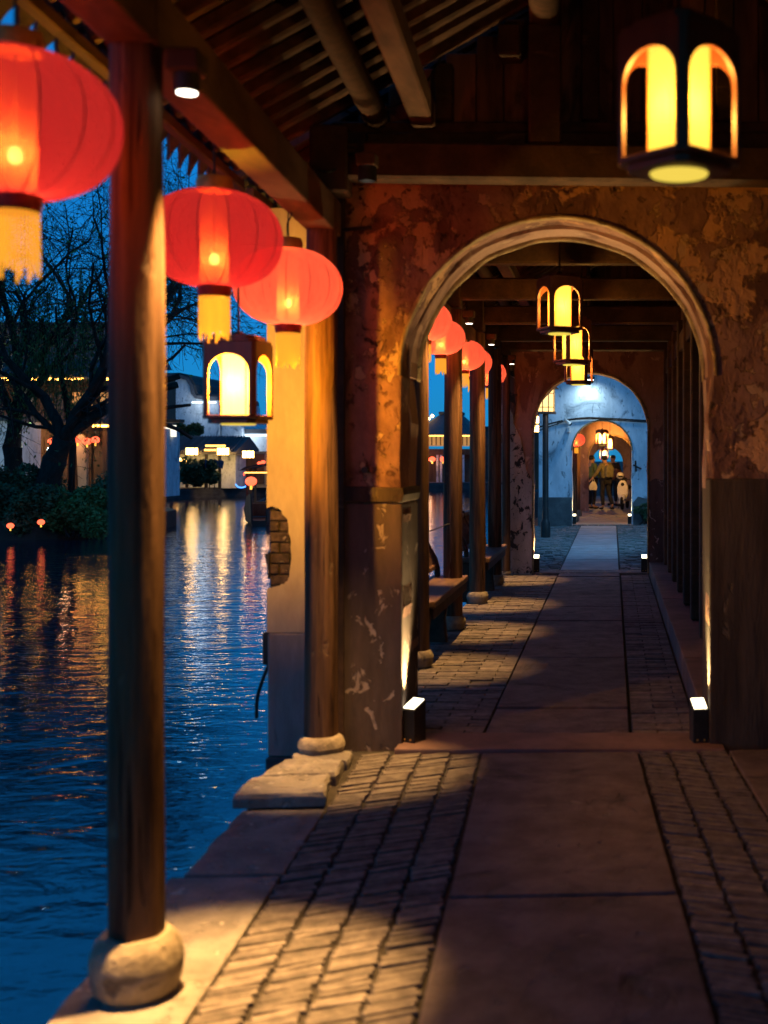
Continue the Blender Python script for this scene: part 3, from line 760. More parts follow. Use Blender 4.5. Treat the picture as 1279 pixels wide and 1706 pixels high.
for i, (px, py, Yd, lab) in enumerate([(708,535,10.0,'first red lantern visible at the left edge of the nearest arch'),
        (734,562,11.0,'second red lantern through the arch, low tassel against blue sky'),
        (773,592,12.75,'third red lantern through the arch, its bulb showing at the left'),
        (787,604,13.7,'fourth red lantern through the arch, between the last two pillars'),
        (815,622,15.8,'farthest and reddest lantern, next to the flaking pale plaster')]):
    p = at(px, py, Yd)
    if i == 0: LB.location = p; LB['label'] = lab; LB['_o'] = tuple(p)
    else: dup(LB, p, lab, rotz=.35*i)
p = at(960, 733, 30.2); dup(LB, p, 'red lantern just inside the third arch above the lamp lit pillar', rotz=1)

# ================================================================== WOODEN LANTERNS
def wood_lantern_proto(core_m, watts, col=(1,.60,.24), group='square wooden lanterns hung along the arcade'):
    t = thing('wooden_lantern', '', 'lantern', (0,0,0), group)
    s = .13; th = .016; ch = .026
    for k in range(4):
        w_ = s - ch*.55
        prof = arc_profile(-.100, .100, .040, .090, n=24, zbot=-.15)
        poly = [(-w_,-.15),(-w_,.2),(w_,.2),(w_,-.15),(prof[0][0],-.15)] + prof[1:-1] + [(prof[-1][0],-.15)]
        mb = MB().prism(poly, -s, -s+th)
        a = k*pi/2; mb.v = [(x*cos(a)-y*sin(a), x*sin(a)+y*cos(a), z) for x,y,z in mb.v]
        mb.build('arched_panel', M['wood_lantern'], t, bevel=.002)
        mb = MB().prism([(-s+ch*.5+.001,-s),(-s,-s+ch*.5+.001),(-s+.012,-s+ch*.5+.014),(-s+ch*.5+.014,-s+.012)], -.15, .2, 'xy')
        mb.v = [(x*cos(a)-y*sin(a), x*sin(a)+y*cos(a), z) for x,y,z in mb.v]
        mb.build('corner_post', M['wood_lantern'], t)
    def octo(q, c): return [(-q+c,-q),(q-c,-q),(q,-q+c),(q,q-c),(q-c,q),(-q+c,q),(-q,q-c),(-q,-q+c)]
    MB().prism(octo(.137,.03), -.168, -.1505, 'xy').build('base_plate', M['wood_lantern'], t, bevel=.003)
    MB().prism(octo(.118,.03), -.190, -.1685, 'xy').build('base_plate', M['wood_lantern'], t, bevel=.003)
    MB().lathe([(.080,-.197),(.084,-.1905)], 28).build('bottom_diffuser', M['diffuser'], t)
    MB().prism(octo(.130,.03), .2005, .214, 'xy').build('top_plate', M['wood_lantern'], t, bevel=.003)
    MB().prism(octo(.108,.03), .2145, .235, 'xy').build('top_plate', M['wood_lantern'], t, bevel=.003)
    MB().lathe([(.03,.2355),(.03,.25),(.008,.262)], 14).build('finial', M['metal_dark'], t)
    q = .061
    mb = MB(); mb.add([(-q,-q,-.148),(q,-q,-.148),(q,q,-.148),(-q,q,-.148),(-q,-q,.195),(q,-q,.195),(q,q,.195),(-q,q,.195)],[(0,1,5,4),(1,2,6,5),(2,3,7,6),(3,0,4,7)])
    mb.build('lit_panel', core_m, t)
    for (u,v_) in ((-1,-1),(1,-1),(1,1),(-1,1)): MB().box(u*q-.0025,u*q+.0025,v_*q-.0025,v_*q+.0025,-.148,.198).build('corner_strip', M['amber'], t)
    MB().tube([(0,0,.255),(0,0,.75)], .006, 6).build('rod', M['metal_dark'], t)
    light('POINT', (0,0,.0), watts, col, t, radius=.035)
    return t
M['amber'] = silk('amber strip', (1,.45,.06), (1,.6,.1), .2, .6)
WA = wood_lantern_proto(M['core'], 27)
WB = wood_lantern_proto(M['core_pale'], 270, (1,.56,.05))
p = at(1131, 178, 3.42); WA.location = p; WA.rotation_euler.z = radians(45); WA['_o'] = tuple(p); WA['label'] = 'largest square wooden lantern, corner towards us, at the upper right'
p = at(397, 641, 5.85); WB.location = p; WB.rotation_euler.z = radians(-4); WB['_o'] = tuple(p); WB['label'] = 'wooden lantern over the canal between the two front pillars'
WF = wood_lantern_proto(M['core_pale'], 280)
wf0 = [0]
for (px, py, Yd, rz, lab, src) in [(932,512,8.7,28,'biggest lantern seen through the nearest arch, top of the three',WA),(953,572,10.7,34,'middle wooden lantern of the three in the arch',WA),
        (964,612,13.2,-15,'lowest wooden lantern of the three, overlapping the second arch crown',WA),
        (1003,730,32.5,45,'far wooden lantern with two bright slits inside the third arch',WF),(1016,739,36.0,0,'far wooden lantern with one broad bright face at the right inside the third arch',WF),(1006,757,42,20,'farthest pair of lit slits low inside the third arch',WF)]:
    if src is WF and not wf0[0]:
        wf0[0] = 1; WF.location = at(px,py,Yd); WF['_o'] = tuple(at(px,py,Yd)); WF['label'] = lab; WF.rotation_euler.z = radians(rz)
    else: dup(src, at(px,py,Yd), lab, rotz=radians(rz))

# ================================================================== DOWNLIGHTS
def downlight_proto(deep=False, watts=420, spot=34, aim=(0,0,-2)):
    t = thing('downlight', '', 'lamp', (0,0,0), 'small downlights under the eave beam')
    MB().box(-.05,.05,-.05,.05,.055,.12).build('mount', M['wood_dark'], t, bevel=.006)
    if deep: MB().lathe([(.048,-.02),(.048,.054),(.044,.054),(.040,-.02)], 24, close=False).build('housing', M['metal_dark'], t, smooth=True)
    else: MB().lathe([(.034,0),(.038,.004),(.038,.054)], 24).build('housing', M['metal_dark'], t, smooth=True)
    zl = .03 if deep else -.003
    MB().lathe([(.030,zl),(.030,zl+.0025)], 24).build('lens', M['lens_cool'], t)
    light('SPOT', (0,0,-.022), watts, (1,.54,.16), t, radius=.012, spot=spot, blend=.85, aim=aim)
    return t
DL = downlight_proto(watts=2000, spot=32, aim=(.06,.02,-2.7)); p = (-1.276,3.60,2.70); DL.location = p; DL['_o'] = p; DL['label'] = 'bright round downlight beside the top of the nearest pillar'
DL1 = downlight_proto(True, 1250, 30, (-.14,-.04,-3)); p = (-1.27,6.22,3.06); DL1.location = p; DL1['_o'] = p; DL1['label'] = 'shaded downlight tucked above the second pillar base'
DL2 = downlight_proto(watts=560)
for k, (yy, lab) in enumerate([(9.2,'downlight at the head of the dark pillar by the first bench'),(11.15,'upper of the two small white downlights through the arch'),(13.2,'lower of the two small white downlights through the arch'),(15.9,'farthest downlight, near the flaking wall')]):
    if k == 0: DL2.location = (-1.33,yy,2.86); DL2['_o'] = (-1.33,yy,2.86); DL2['label'] = lab
    else: dup(DL2, (-1.33, yy, 2.86), lab)

# ================================================================== FLOOR UPLIGHTS
def uplight_proto(strip=.9, watts=14):
    t = thing('floor_light', '', 'lamp', (0,0,0), 'box lights at the feet of the arches')
    mb = MB().prism([(-.055,0),(-.055,.19),(.055,.235),(.055,0)], -.045, .045, 'yz')   # sloping top facing the viewer
    mb.build('housing', M['metal_dark'], t, bevel=.004)
    a = math.atan2(.045,.11)
    mb = MB().add([(-.036,-.045,.1955),(.036,-.045,.1955),(.036,.045,.2325),(-.036,.045,.2325),(-.036,-.045,.201),(.036,-.045,.201),(.036,.045,.238),(-.036,.045,.238)],
             [(0,3,2,1),(4,5,6,7),(0,1,5,4),(1,2,6,5),(2,3,7,6),(3,0,4,7)])
    mb.build('lens', M['lens'], t)
    for sx in (-.02,.02): MB().ell((sx,-.0575,.022),(.006,.004,.006),8,6).build('screw', M['gold'], t)
    light('SPOT', (0,0,.25), watts, (1,.70,.28), t, radius=.02, spot=84, blend=1, aim=(0,0,3))
    return t
UL = uplight_proto(watts=190)
def place_up(src, loc, label, lean, first=False, rz=0):
    o = src if first else dup(src, loc, label)
    o.location = loc; o['_o'] = tuple(loc); o['label'] = label; o.rotation_euler.z = rz
    return o
place_up(UL, (-1.125,6.80,.0), 'box floor light at the left foot of the nearest arch', 0, True, -.5)
place_up(UL, (.49,6.80,.0), 'box floor light at the right foot of the nearest arch', 0, False, .15)
UL2 = uplight_proto(watts=110)
place_up(UL2, (-1.07,16.92,.013), 'small bright floor light at the left foot of the second arch', 0, True)
place_up(UL2, (.45,16.92,.013), 'small bright floor light at the right foot of the second arch', 0)
place_up(UL2, (-.92,29.1,.03), 'tiny floor light at the left foot of the third arch', 0)
place_up(UL2, (.42,29.1,.03), 'tiny floor light at the right foot of the third arch', 0)

# ================================================================== WIRING AND BOXES
jb = thing('junction_box', 'dark junction box with a green status light at the wall corner', 'junction box', (-1.385, 6.45, 3.25))
MB().box(-1.45,-1.32,6.40,6.49,3.17,3.35).build('housing', M['metal_dark'], jb, bevel=.006)
MB().ell((-1.335,6.398,3.185),(.005,.003,.005),8,6).build('status_light', M['led_green'], jb)
for k in range(3): MB().box(-1.44,-1.335,6.394,6.3995,3.22+.035*k,3.235+.035*k).build('vent', M['cable'], jb)
def cable(name, label, pts, r=.006, cat='cable'):
    sp = []
    for i in range(len(pts)-1):
        p0 = Vector(pts[max(i-1,0)]); p1 = Vector(pts[i]); p2 = Vector(pts[i+1]); p3 = Vector(pts[min(i+2,len(pts)-1)])
        for k in range(6):
            t = k/6; sp.append(.5*((2*p1)+(p2-p0)*t+(2*p0-5*p1+4*p2-p3)*t*t+(3*p1-p0-3*p2+p3)*t**3))
    sp.append(Vector(pts[-1]))
    return tag(MB().tube(sp, r, 6).build(name, M['cable'], smooth=True), label, cat)
cable('cable', 'loose black cable sagging under the rafters above the arch', [at(735,95,6.5),at(700,150,6.5),at(650,180,6.5),at(600,190,6.5),at(575,185,6.45)], .006)
cable('cable', 'black cable tangle reaching from the junction box to the pillar', [(-1.44,6.42,3.17),(-1.5,6.35,3.12),(-1.58,6.38,3.14),(-1.66,6.35,3.10),(-1.74,6.3,3.16)], .007)
cable('cable', 'thin cable along the top of the arch wall', [(-1.5,6.70,3.215),(-.9,6.715,3.225),(-.3,6.715,3.218),(.4,6.715,3.228),(1.2,6.715,3.22)], .005)
cable('cable', 'cable draped down the eave beam towards the third lantern', [(-1.62,5.9,3.05),(-1.60,5.98,2.84),(-1.63,6.02,2.78),(-1.634,6.05,2.70)], .004)
cable('cable', 'black hose hanging from the wall end over the water', [(-1.99,6.98,.42),(-2.02,6.96,.34),(-2.055,6.95,.22),(-2.06,6.95,.10)], .011, 'hose')
for (z0,z1,w_,lab) in [(.92,1.05,.03,'upper dark mooring bracket on the canal side of the wall end'),(.40,.60,.045,'lower dark mooring bracket on the canal side of the wall end')]:
    o = thing('wall_bracket', lab, 'bracket', (-2.0,7.0,z0))
    MB().prism([(-1.99,z0),(-1.99-w_*.4,z0+.02),(-1.99-w_,z1-.02),(-1.99-w_*1.3,z1),(-1.99,z1)] if z0 > .8 else [(-1.99,z0),(-1.99-w_,z0+.005),(-1.99-w_,z1-.01),(-1.99,z1)], 6.98, 7.1).build('arm', M['metal_dark'], o, bevel=.004)
    MB().box(-1.994,-1.984,6.94,7.14,z0-.01,z1+.01).build('plate', M['metal_dark'], o)
hk = tag(MB().beam((-1.50,6.70,2.88),(-1.34,6.66,2.885),.015,.02).build('iron_peg', M['metal_dark']), 'short iron peg sticking out of the plaster beside the second pillar', 'peg')
MBp = tag(MB().lathe([(.018,6.0),(.018,6.1)],12).build('wall_nail', M['metal_dark']), 'small dark nail in the plaster pier above the ledge', 'nail')
MBp.data.transform(Matrix.Translation((0,0,-6.05))); MBp.data.transform(Matrix.Rotation(pi/2,4,'X')); MBp.location = (-1.38,6.73,1.54)

cable('cable', 'short black feed cable behind the left floor light of the nearest arch', [(-1.10,6.86,.05),(-1.14,6.95,.012),(-1.15,7.15,.012),(-1.15,7.35,.010)], .006)
cable('cable', 'short black feed cable behind the right floor light of the nearest arch', [(.49,6.86,.05),(.52,6.95,.012),(.50,7.2,.012),(.50,7.6,.010)], .006)
# ================================================================== BENCHES
def bench(y0, y1, label):
    t = thing('bench', label, 'bench', (-1.55,(y0+y1)/2,0), 'canal side benches with leaning backs')
    MB().box(-1.73,-1.385,y0,y1,.43,.485).build('seat', M['wood_bench'], t, bevel=.012, seg=2)
    MB().box(-1.42,-1.40,y0+.02,y1-.02,.345,.428).build('apron', M['wood_dark'], t)
    n = 2
    for yy in (y0+.10, (y0+y1)/2, y1-.16):
        MB().prism([(-1.72,-.03),(-1.71,.2),(-1.72,.428),(-1.43,.428),(-1.46,.2),(-1.44,-.03)], yy, yy+.09).build('leg', M['wood_dark'], t, bevel=.012)
    for yy in (y0+.12, (y0+y1)/2, y1-.14):
        crv = [(-1.64,.485),(-1.645,.57),(-1.67,.66),(-1.73,.77),(-1.79,.87),(-1.81,.97)]
        MB().prism(crv + [(x-.05,z) for x,z in crv[::-1]], yy, yy+.05).build('back_post', M['wood_dark'], t, bevel=.006)
    for (x,z) in ((-1.69,.58),(-1.83,.92)):
        MB().beam((x,y0+.05,z),(x,y1-.05,z),.045,.05).build('rail', M['wood_bench'], t, bevel=.008)
    k = int((y1-y0)/.085)
    for i in range(k):
        yy = y0 + .1 + (y1-y0-.2)*i/(k-1)
        MB().tube([(-1.69,yy,.60),(-1.73,yy,.72),(-1.79,yy,.82),(-1.83,yy,.90)], .012, 6).build('slat', M['wood_bench'], t, smooth=True)
    return t
bench(9.38, 11.55, 'first wooden bench seen through the nearest arch with a slatted canal side back')
bench(13.55, 15.75, 'second wooden bench beside the flaking plaster pier')
cable('rope', 'thin mooring rope sagging between the first bench and the next pillar', [(-1.93,10.9,.95),(-1.85,11.05,.90),(-1.7,11.15,.93),(-1.52,11.22,1.0)], .005, 'rope')

# ================================================================== COURT: street lamp, camera, wall lamp
sl = thing('street_lamp', 'tall post lamp with a lattice box shade standing in the open court', 'street lamp', (-1.37,24.6,0))
MB().lathe([(.10,0),(.10,.3),(.08,.34),(.065,.4),(.06,2.55)], 14, (-1.37,24.6)).build('post', M['metal_dark'], sl, smooth=True)
sh = MB().box(-1.53,-1.19,24.45,24.75,2.57,3.03).build('shade', emit('lattice lamp glass', (1,.60,.20), 1.6), sl)
for (x,yq) in ((-1.535,24.445),(-1.19,24.445),(-1.19,24.755),(-1.535,24.755),(-1.42,24.445),(-1.30,24.445)):
    MB().box(x-.009,x+.009,yq-.009,yq+.009,2.56,3.04).build('mullion', M['metal_dark'], sl)
for z in (2.565,2.66,2.94,3.035): MB().box(-1.545,-1.18,24.435,24.449,z-.007,z+.007).build('muntin', M['metal_dark'], sl)
MB().box(-1.56,-1.16,24.42,24.78,2.53,2.568).build('tray', M['metal_dark'], sl)
MB().prism([(-1.62,3.042),(-1.10,3.042),(-1.2,3.13),(-1.52,3.13)], 24.38, 24.82).build('roof', M['metal_dark'], sl)
light('POINT', (-1.0,24.2,2.6), 10, (1,.7,.35), sl, radius=.1)
cc = thing('security_camera', 'white bullet security camera on the bluish wall left of the third arch', 'camera', (-1.07,28.9,2.4))
MB().box(-1.10,-1.02,28.88,28.995,2.24,2.38).build('mount', M['white_metal'], cc, bevel=.01)
a, b_ = Vector((-1.16,28.75,2.55)), Vector((-1.02,28.82,2.45)); MB().tube([a,b_], .05, 12).build('barrel', M['white_metal'], cc, smooth=True)
MB().tube([b_, b_+(b_-a)*.15], .045, 12).build('lens_hood', M['cable'], cc)
cable('cable', 'bundle of black cables swept across the bluish wall above the third arch', [(-1.75,28.96,2.38),(-1.45,28.95,2.47),(-1.05,28.95,2.555),(-.6,28.95,2.60),(-.2,28.95,2.585),(.3,28.95,2.56),(.8,28.95,2.53),(1.6,28.95,2.5)], .02)
cable('cable', 'thinner second cable dipping below the bundle on the bluish wall', [(-1.75,28.97,2.30),(-1.45,28.96,2.41),(-1.05,28.96,2.535),(-.5,28.96,2.57),(.2,28.96,2.53),(.9,28.96,2.49)], .012)
wl_ = thing('wall_tap', 'dark pipe tap fixed to the wall right of the third arch', 'tap', (.56,28.9,1.4))
MB().tube([(.56,28.98,1.55),(.56,28.9,1.5),(.57,28.9,1.3)], .022, 8).build('pipe', M['metal_dark'], wl_); MB().beam((.5,28.88,1.46),(.70,28.86,1.36),.03,.04).build('handle', M['metal_dark'], wl_)
fl = thing('flood_lamp', 'small white flood lamp washing the top of the bluish wall', 'lamp', (-.55,28.6,3.55))
MB().box(-.68,-.42,28.55,28.72,3.50,3.56).build('housing', M['metal_dark'], fl, bevel=.008)
MB().box(-.65,-.45,28.57,28.70,3.485,3.4985).build('lens', emit('flood lens',(.85,.93,1),6), fl)
MB().beam((-.55,28.7,3.53),(-.55,29.0,3.6),.03,.03).build('arm', M['metal_dark'], fl)
light('SPOT', (-.58,28.62,3.46), 60, (.6,.85,1), fl, radius=.08, spot=150, blend=1, aim=(-.6,29.0,2.6))
# added fill lamp, out of view, brings up the blue in the court
cl = thing('flood_lamp', 'added cool fill lamp out of view on the right side of the open court', 'lamp', (2.6,20,4.4))
MB().box(2.5,2.8,19.85,20.15,4.35,4.5).build('housing', M['metal_dark'], cl, bevel=.01)
MB().box(2.47,2.498,19.9,20.1,4.36,4.48).build('lens', emit('court fill lens',(.6,.8,1),4), cl)
MB().tube([(2.7,20,0),(2.7,20,4.35)], .05, 10).build('post', M['metal_dark'], cl)
light('SPOT', (2.45,20.1,4.4), 900, (.20,.55,1), cl, radius=.15, spot=120, blend=1, aim=(-.3,24,.4))

# ================================================================== PEOPLE
def skin_mesh(name, pts, edges, radii, root, mat, parent, sub=2):
    me = bpy.data.meshes.new(name); me.from_pydata([tuple(p) for p in pts], edges, [])
    o = bpy.data.objects.new(name, me); C.objects.link(o)
    mo = o.modifiers.new('skin', 'SKIN'); mo.use_smooth_shade = True
    if not me.skin_vertices: me.skin_vertices.data if False else None
    for i, v in enumerate(me.skin_vertices[0].data):
        r = radii[i]; v.radius = r if isinstance(r, tuple) else (r, r); v.use_root = (i == root)
    s = o.modifiers.new('sub', 'SUBSURF'); s.levels = sub; s.render_levels = sub
    dg = bpy.context.evaluated_depsgraph_get(); dg.update()
    m2 = bpy.data.meshes.new_from_object(o.evaluated_get(dg))
    bpy.data.objects.remove(o); m2.materials.clear(); m2.materials.append(mat)
    for p in m2.polygons: p.use_smooth = True
    n = bpy.data.objects.new(name, m2); C.objects.link(n); n.parent = parent
    return n
def person(loc, face, label, pose, jacket, trousers, hairc='hair', h=1.70, cap=None):
    """pose: joint dict overrides, local frame: +y is the way the person faces, x to their right"""
    t = thing('person', label, 'person', loc)
    J = dict(pelvis=(0,0,.93), waist=(0,.0,1.08), chest=(0,-.01,1.28), neck=(0,0,1.44), head=(0,.02,1.56), crown=(0,.01,1.645),
             shR=(.18,0,1.38), elR=(.23,-.02,1.12), wrR=(.22,.08,.90), shL=(-.18,0,1.38), elL=(-.23,-.02,1.12), wrL=(-.22,.06,.88),
             hiR=(.09,0,.88), knR=(.10,.03,.49), anR=(.10,-.01,.09), toR=(.12,.15,.035), hiL=(-.09,0,.88), knL=(-.10,.03,.49), anL=(-.10,-.02,.09), toL=(-.12,.14,.035))
    J.update(pose); k = h/1.70
    J = {a: Vector(b)*k for a, b in J.items()}
    # body: one continuous skin
    names = ['pelvis','waist','chest','neck','head','crown','shR','elR','wrR','shL','elL','wrL','hiR','knR','anR','toR','hiL','knL','anL','toL']
    rad = [(.14,.10),(.125,.09),(.145,.10),.055,(.082,.095),(.06,.07),.06,.045,.030,.06,.045,.030,.085,.058,.042,.035,.085,.058,.042,.035]
    pts = [J[n] for n in names]; ix = {n:i for i,n in enumerate(names)}
    E = [('pelvis','waist'),('waist','chest'),('chest','neck'),('neck','head'),('head','crown'),('chest','shR'),('shR','elR'),('elR','wrR'),('chest','shL'),('shL','elL'),('elL','wrL'),
         ('pelvis','hiR'),('hiR','knR'),('knR','anR'),('anR','toR'),('pelvis','hiL'),('hiL','knL'),('knL','anL'),('anL','toL')]
    ed = [(ix[a],ix[b_]) for a,b_ in E]; rd = [tuple(q*k for q in r) if isinstance(r,tuple) else r*k for r in rad]
    for sd in ('R','L'):
        w = J['wr'+sd]; d = (w - J['el'+sd]).normalized(); side = Vector((0,1,0)); palm = w + d*.07*k
        pts.append(palm); rd.append((.035*k,.02*k)); pi_ = len(pts)-1; ed.append((ix['wr'+sd], pi_))
        for f in range(5):
            off = side*((f-2)*.019*k); ln = (.045,.075,.085,.078,.06)[f]*k
            if f == 0: off = side*.045*k - d*.02*k
            a_ = palm + off*.9 + d*.02*k; b_ = a_ + d*ln + Vector((0,0,0))
            pts += [a_, b_]; rd += [.0095*k,.008*k]; ed += [(pi_, len(pts)-2), (len(pts)-2, len(pts)-1)]
    skin_mesh('body', pts, ed, rd, 0, M['skin'], t)
    # jacket
    nj = ['pelvis','waist','chest','neck','shR','elR','wrR','shL','elL','wrL']
    pj = [J[n].copy() for n in nj]; pj[0].z += .0; pj[3].z -= .02
    for a_, b_ in ((6,5),(9,8)): pj[a_] = pj[a_] + (pj[b_]-pj[a_])*.12
    rj = [(.185,.145),(.17,.135),(.185,.14),.075,.085,.066,.052,.085,.066,.052]
    ej = [(0,1),(1,2),(2,3),(2,4),(4,5),(5,6),(2,7),(7,8),(8,9)]
    skin_mesh('jacket', pj, ej, [tuple(q*k for q in r) if isinstance(r,tuple) else r*k for r in rj], 0, M[jacket], t)
    nl = ['pelvis','hiR','knR','anR','hiL','knL','anL']; plg = [J[n].copy() for n in nl]
    plg[0].z -= .03; plg[3].z += .02; plg[6].z += .02
    skin_mesh('trousers', plg, [(0,1),(1,2),(2,3),(0,4),(4,5),(5,6)], [(.15*k,.12*k),.105*k,.078*k,.058*k,.105*k,.078*k,.058*k], 0, M[trousers], t)
    for sd in ('R','L'):
        a_ = J['an'+sd]; b_ = J['to'+sd]
        mb = MB().ell(((a_.x+b_.x)/2,(a_.y+b_.y)/2+.01,.04),(.045,.125,.042),12,6); mb.build('shoe', M['black_rubber'], t, smooth=True, world=False)
    hd = J['head']; cr = J['crown']
    mb = MB().ell((hd.x*.5+cr.x*.5, hd.y*.5+cr.y*.5-.025, hd.z+.055),(.092*k,.108*k,.085*k),16,9)
    mb.build('hair' if not cap else 'cap', M[cap or hairc], t, smooth=True, world=False)
    MB().ell((hd.x, hd.y+.10, hd.z-.01),(.012,.02,.02),8,6).build('nose', M['skin'], t, smooth=True, world=False)
    for sx in (-1,1):
        MB().ell((hd.x+sx*.083, hd.y-.005, hd.z),(.012,.022,.03),8,6).build('ear', M['skin'], t, smooth=True, world=False)
        MB().ell((hd.x+sx*.033, hd.y+.088, hd.z+.018),(.011,.008,.007),8,6).build('eye', M['hair'], t, smooth=True, world=False)
    MB().ell((hd.x, hd.y+.09, hd.z-.05),(.024,.010,.006),8,6).build('mouth', M['collar'], t, smooth=True, world=False)
    t.rotation_euler.z = face
    return t
p1 = person((-.66,38.4,.01), radians(-55), 'person in a long green jacket facing away at the left of the fourth arch', {'elR':(.27,.02,1.13),'wrR':(.28,.14,.95)}, 'green_cloth', 'dark_cloth', h=1.72)
p2 = person((-.22,38.0,.01), radians(35), 'person in a khaki jacket and cap with a backpack holding a white bag', {'elL':(-.28,.06,1.14),'wrL':(-.38,.16,.98),'knR':(.10,-.04,.5),'anR':(.14,-.20,.12),'toR':(.15,-.1,.035),'head':(-.03,.03,1.56),'crown':(-.04,.02,1.645)}, 'khaki_cloth', 'dark_cloth', h=1.72, cap='dark_cloth')
MB().prism([(-.13,1.02),(-.14,1.30),(-.09,1.40),(.09,1.40),(.14,1.30),(.13,1.02)], -.28, -.13).build('backpack', M['khaki_cloth'], p2, bevel=.03, seg=2, world=False, smooth=True)
bagt = thing('carrier_bag', 'white carrier bag in the hand of the khaki jacketed person', 'bag', (-.60,37.9,.62))
MB().prism([(-.12,0),(-.14,.10),(-.09,.22),(-.04,.28),(.04,.28),(.09,.22),(.13,.10),(.11,0)], -.05, .05).build('sack', M['bag'], bagt, bevel=.02, seg=2, smooth=True, world=False)
MB().tube([(-.03,0,.27),(-.01,0,.36),(.02,0,.36),(.04,0,.27)], .008, 6).build('handle', M['bag'], bagt, world=False)
p3 = person((.02,41.2,.01), radians(160), 'dark dressed person beyond the khaki jacketed walker', {}, 'dark_cloth', 'dark_cloth', h=1.74)
p4 = person((.30,40.6,.01), radians(110), 'person in a brown red top stooping behind the white scooter', {'chest':(0,.16,1.16),'neck':(0,.28,1.26),'head':(0,.36,1.32),'crown':(0,.40,1.39),'shR':(.18,.2,1.22),'shL':(-.18,.2,1.22),'elR':(.22,.34,1.0),'wrR':(.18,.5,.92),'elL':(-.22,.34,1.0),'wrL':(-.18,.5,.92)}, 'brown_cloth', 'dark_cloth', h=1.66)

# scooter, seen from the front
sc = thing('scooter', 'white motor scooter parked inside the far arcade facing us', 'scooter', (.33,37.8,.01))
MB().prism([(-.13,.34),(-.17,.50),(-.17,.72),(-.12,.86),(-.06,.92),(.06,.92),(.12,.86),(.17,.72),(.17,.50),(.13,.34)], -.08, .05).build('front_shield', M['white_metal'], sc, bevel=.035, seg=3, smooth=True, world=False)
MB().ell((0,-.09,.80),(.055,.03,.055),14,8).build('headlight', M['black_rubber'], sc, smooth=True, world=False)
mb = MB(); mb.prism([(-.07,.30),(-.11,.36),(-.10,.46),(0,.50),(.10,.46),(.11,.36),(.07,.30)], -.26, .0); mb.build('mudguard', M['white_metal'], sc, bevel=.03, seg=2, smooth=True, world=False)
def wheel(y):
    mb = MB(); n = 24
    pts = [(0, y+.19*cos(2*pi*i/n), .235+.19*sin(2*pi*i/n)) for i in range(n+1)]
    w_ = mb.tube(pts, .045, 8, cap=False).build('wheel', M['black_rubber'], sc, smooth=True, world=False)
    MB().tube([(-.02,y,.235),(.02,y,.235)], .12, 16).build('rim', M['metal_dark'], w_, world=False)
wheel(-.12); wheel(1.1)
MB().prism([(.05,.30),(.1,.34),(.75,.34),(.80,.6),(1.25,.68),(1.35,.5),(1.2,.28),(.4,.25)], -.13, .13, 'yz').build('body_panel', M['white_metal'], sc, bevel=.04, seg=2, smooth=True, world=False)
MB().prism([(.62,.62),(.65,.74),(1.3,.76),(1.34,.68)], -.13, .13, 'yz').build('seat', M['black_rubber'], sc, bevel=.03, seg=2, smooth=True, world=False)
MB().tube([(-.30,.05,.93),(-.1,.0,.95),(.1,.0,.95),(.30,.05,.93)], .014, 8).build('handlebar', M['metal_dark'], sc, world=False)
for sx in (-1,1): MB().tube([(sx*.2,0,.95),(sx*.24,-.02,1.08)], .006, 6).build('mirror_stem', M['metal_dark'], sc, world=False); 
MB().box(-.10,.10,-.20,-.17,.20,.30).build('number_plate', M['white_metal'], sc, world=False)
MB().tube([(-.12,.5,.28),(-.22,.5,.01)], .012, 6).build('stand', M['metal_dark'], sc, world=False)
he = thing('helmet', 'pale helmet resting on the handlebar of the white scooter', 'helmet', (.25,37.85,.96))
MB().ell((0,0,.12),(.12,.13,.11),16,9).build('shell', M['white_metal'], he, smooth=True, world=False)
MB().ell((0,-.07,.10),(.09,.07,.045),12,6).build('visor', M['black_rubber'], he, smooth=True, world=False)
sc.rotation_euler.z = radians(-8)

# ================================================================== FAR BANK
# bank land on the left (a thing of terrain) and quays
lb = MB(); lb.prism([(-60,30.5),(-19.5,30.5),(-15.0,31.2),(-13.2,33.5),(-13.8,38),(-17,44),(-22,58),(-24,62),(-60,62)], -3, .0, 'xy')
tag(lb.build('left_bank', M['earth']), kind='structure')
fb = MB(); fb.prism([(-80,61),(-24.5,61),(-23,63),(-19.5,70),(-15.5,80),(-13.8,80),(-13.8,120),(-80,120)], -3, .05, 'xy')
tag(fb.build('far_quay', M['quay']), kind='structure')
fb = MB(); fb.prism([(-13.8,79),(-6.2,79),(-5.8,60),(-1.7,56),(-1.7,120),(-13.8,120)], -3, .04, 'xy')
tag(fb.build('quay', M['quay']), kind='structure')

def small_lantern(p, r, label, group, mat='far_red', cat='lantern'):
    t = thing('red_lantern' if mat == 'far_red' else 'box_lantern', label, cat, p, group)
    if mat == 'far_red':
        MB().ell((0,0,0),(r,r,r*.78),12,8).build('silk_shade', M[mat], t, smooth=True, world=False)
        MB().lathe([(r*.22,-r*1.4),(r*.22,-r*.76)],8).build('fringe', M['far_fringe'], t, world=False)
        MB().lathe([(r*.25,r*.76),(r*.25,r*.9)],8).build('top_cap', M['gold'], t, world=False)
    else:
        MB().box(-r,r,-r,r,-r*.75,r*.75).build('lit_panel', M[mat], t, world=False)
        MB().box(-r*1.1,r*1.1,-r*1.1,r*1.1,r*.76,r*.95).build('cap', M['metal_dark'], t, world=False)
        for sx in (-1,0,1): MB().box(sx*r-.02,sx*r+.02,-r-.03,-r-.005,-r*.75,r*.75).build('mullion', M['metal_dark'], t, world=False)
    return t

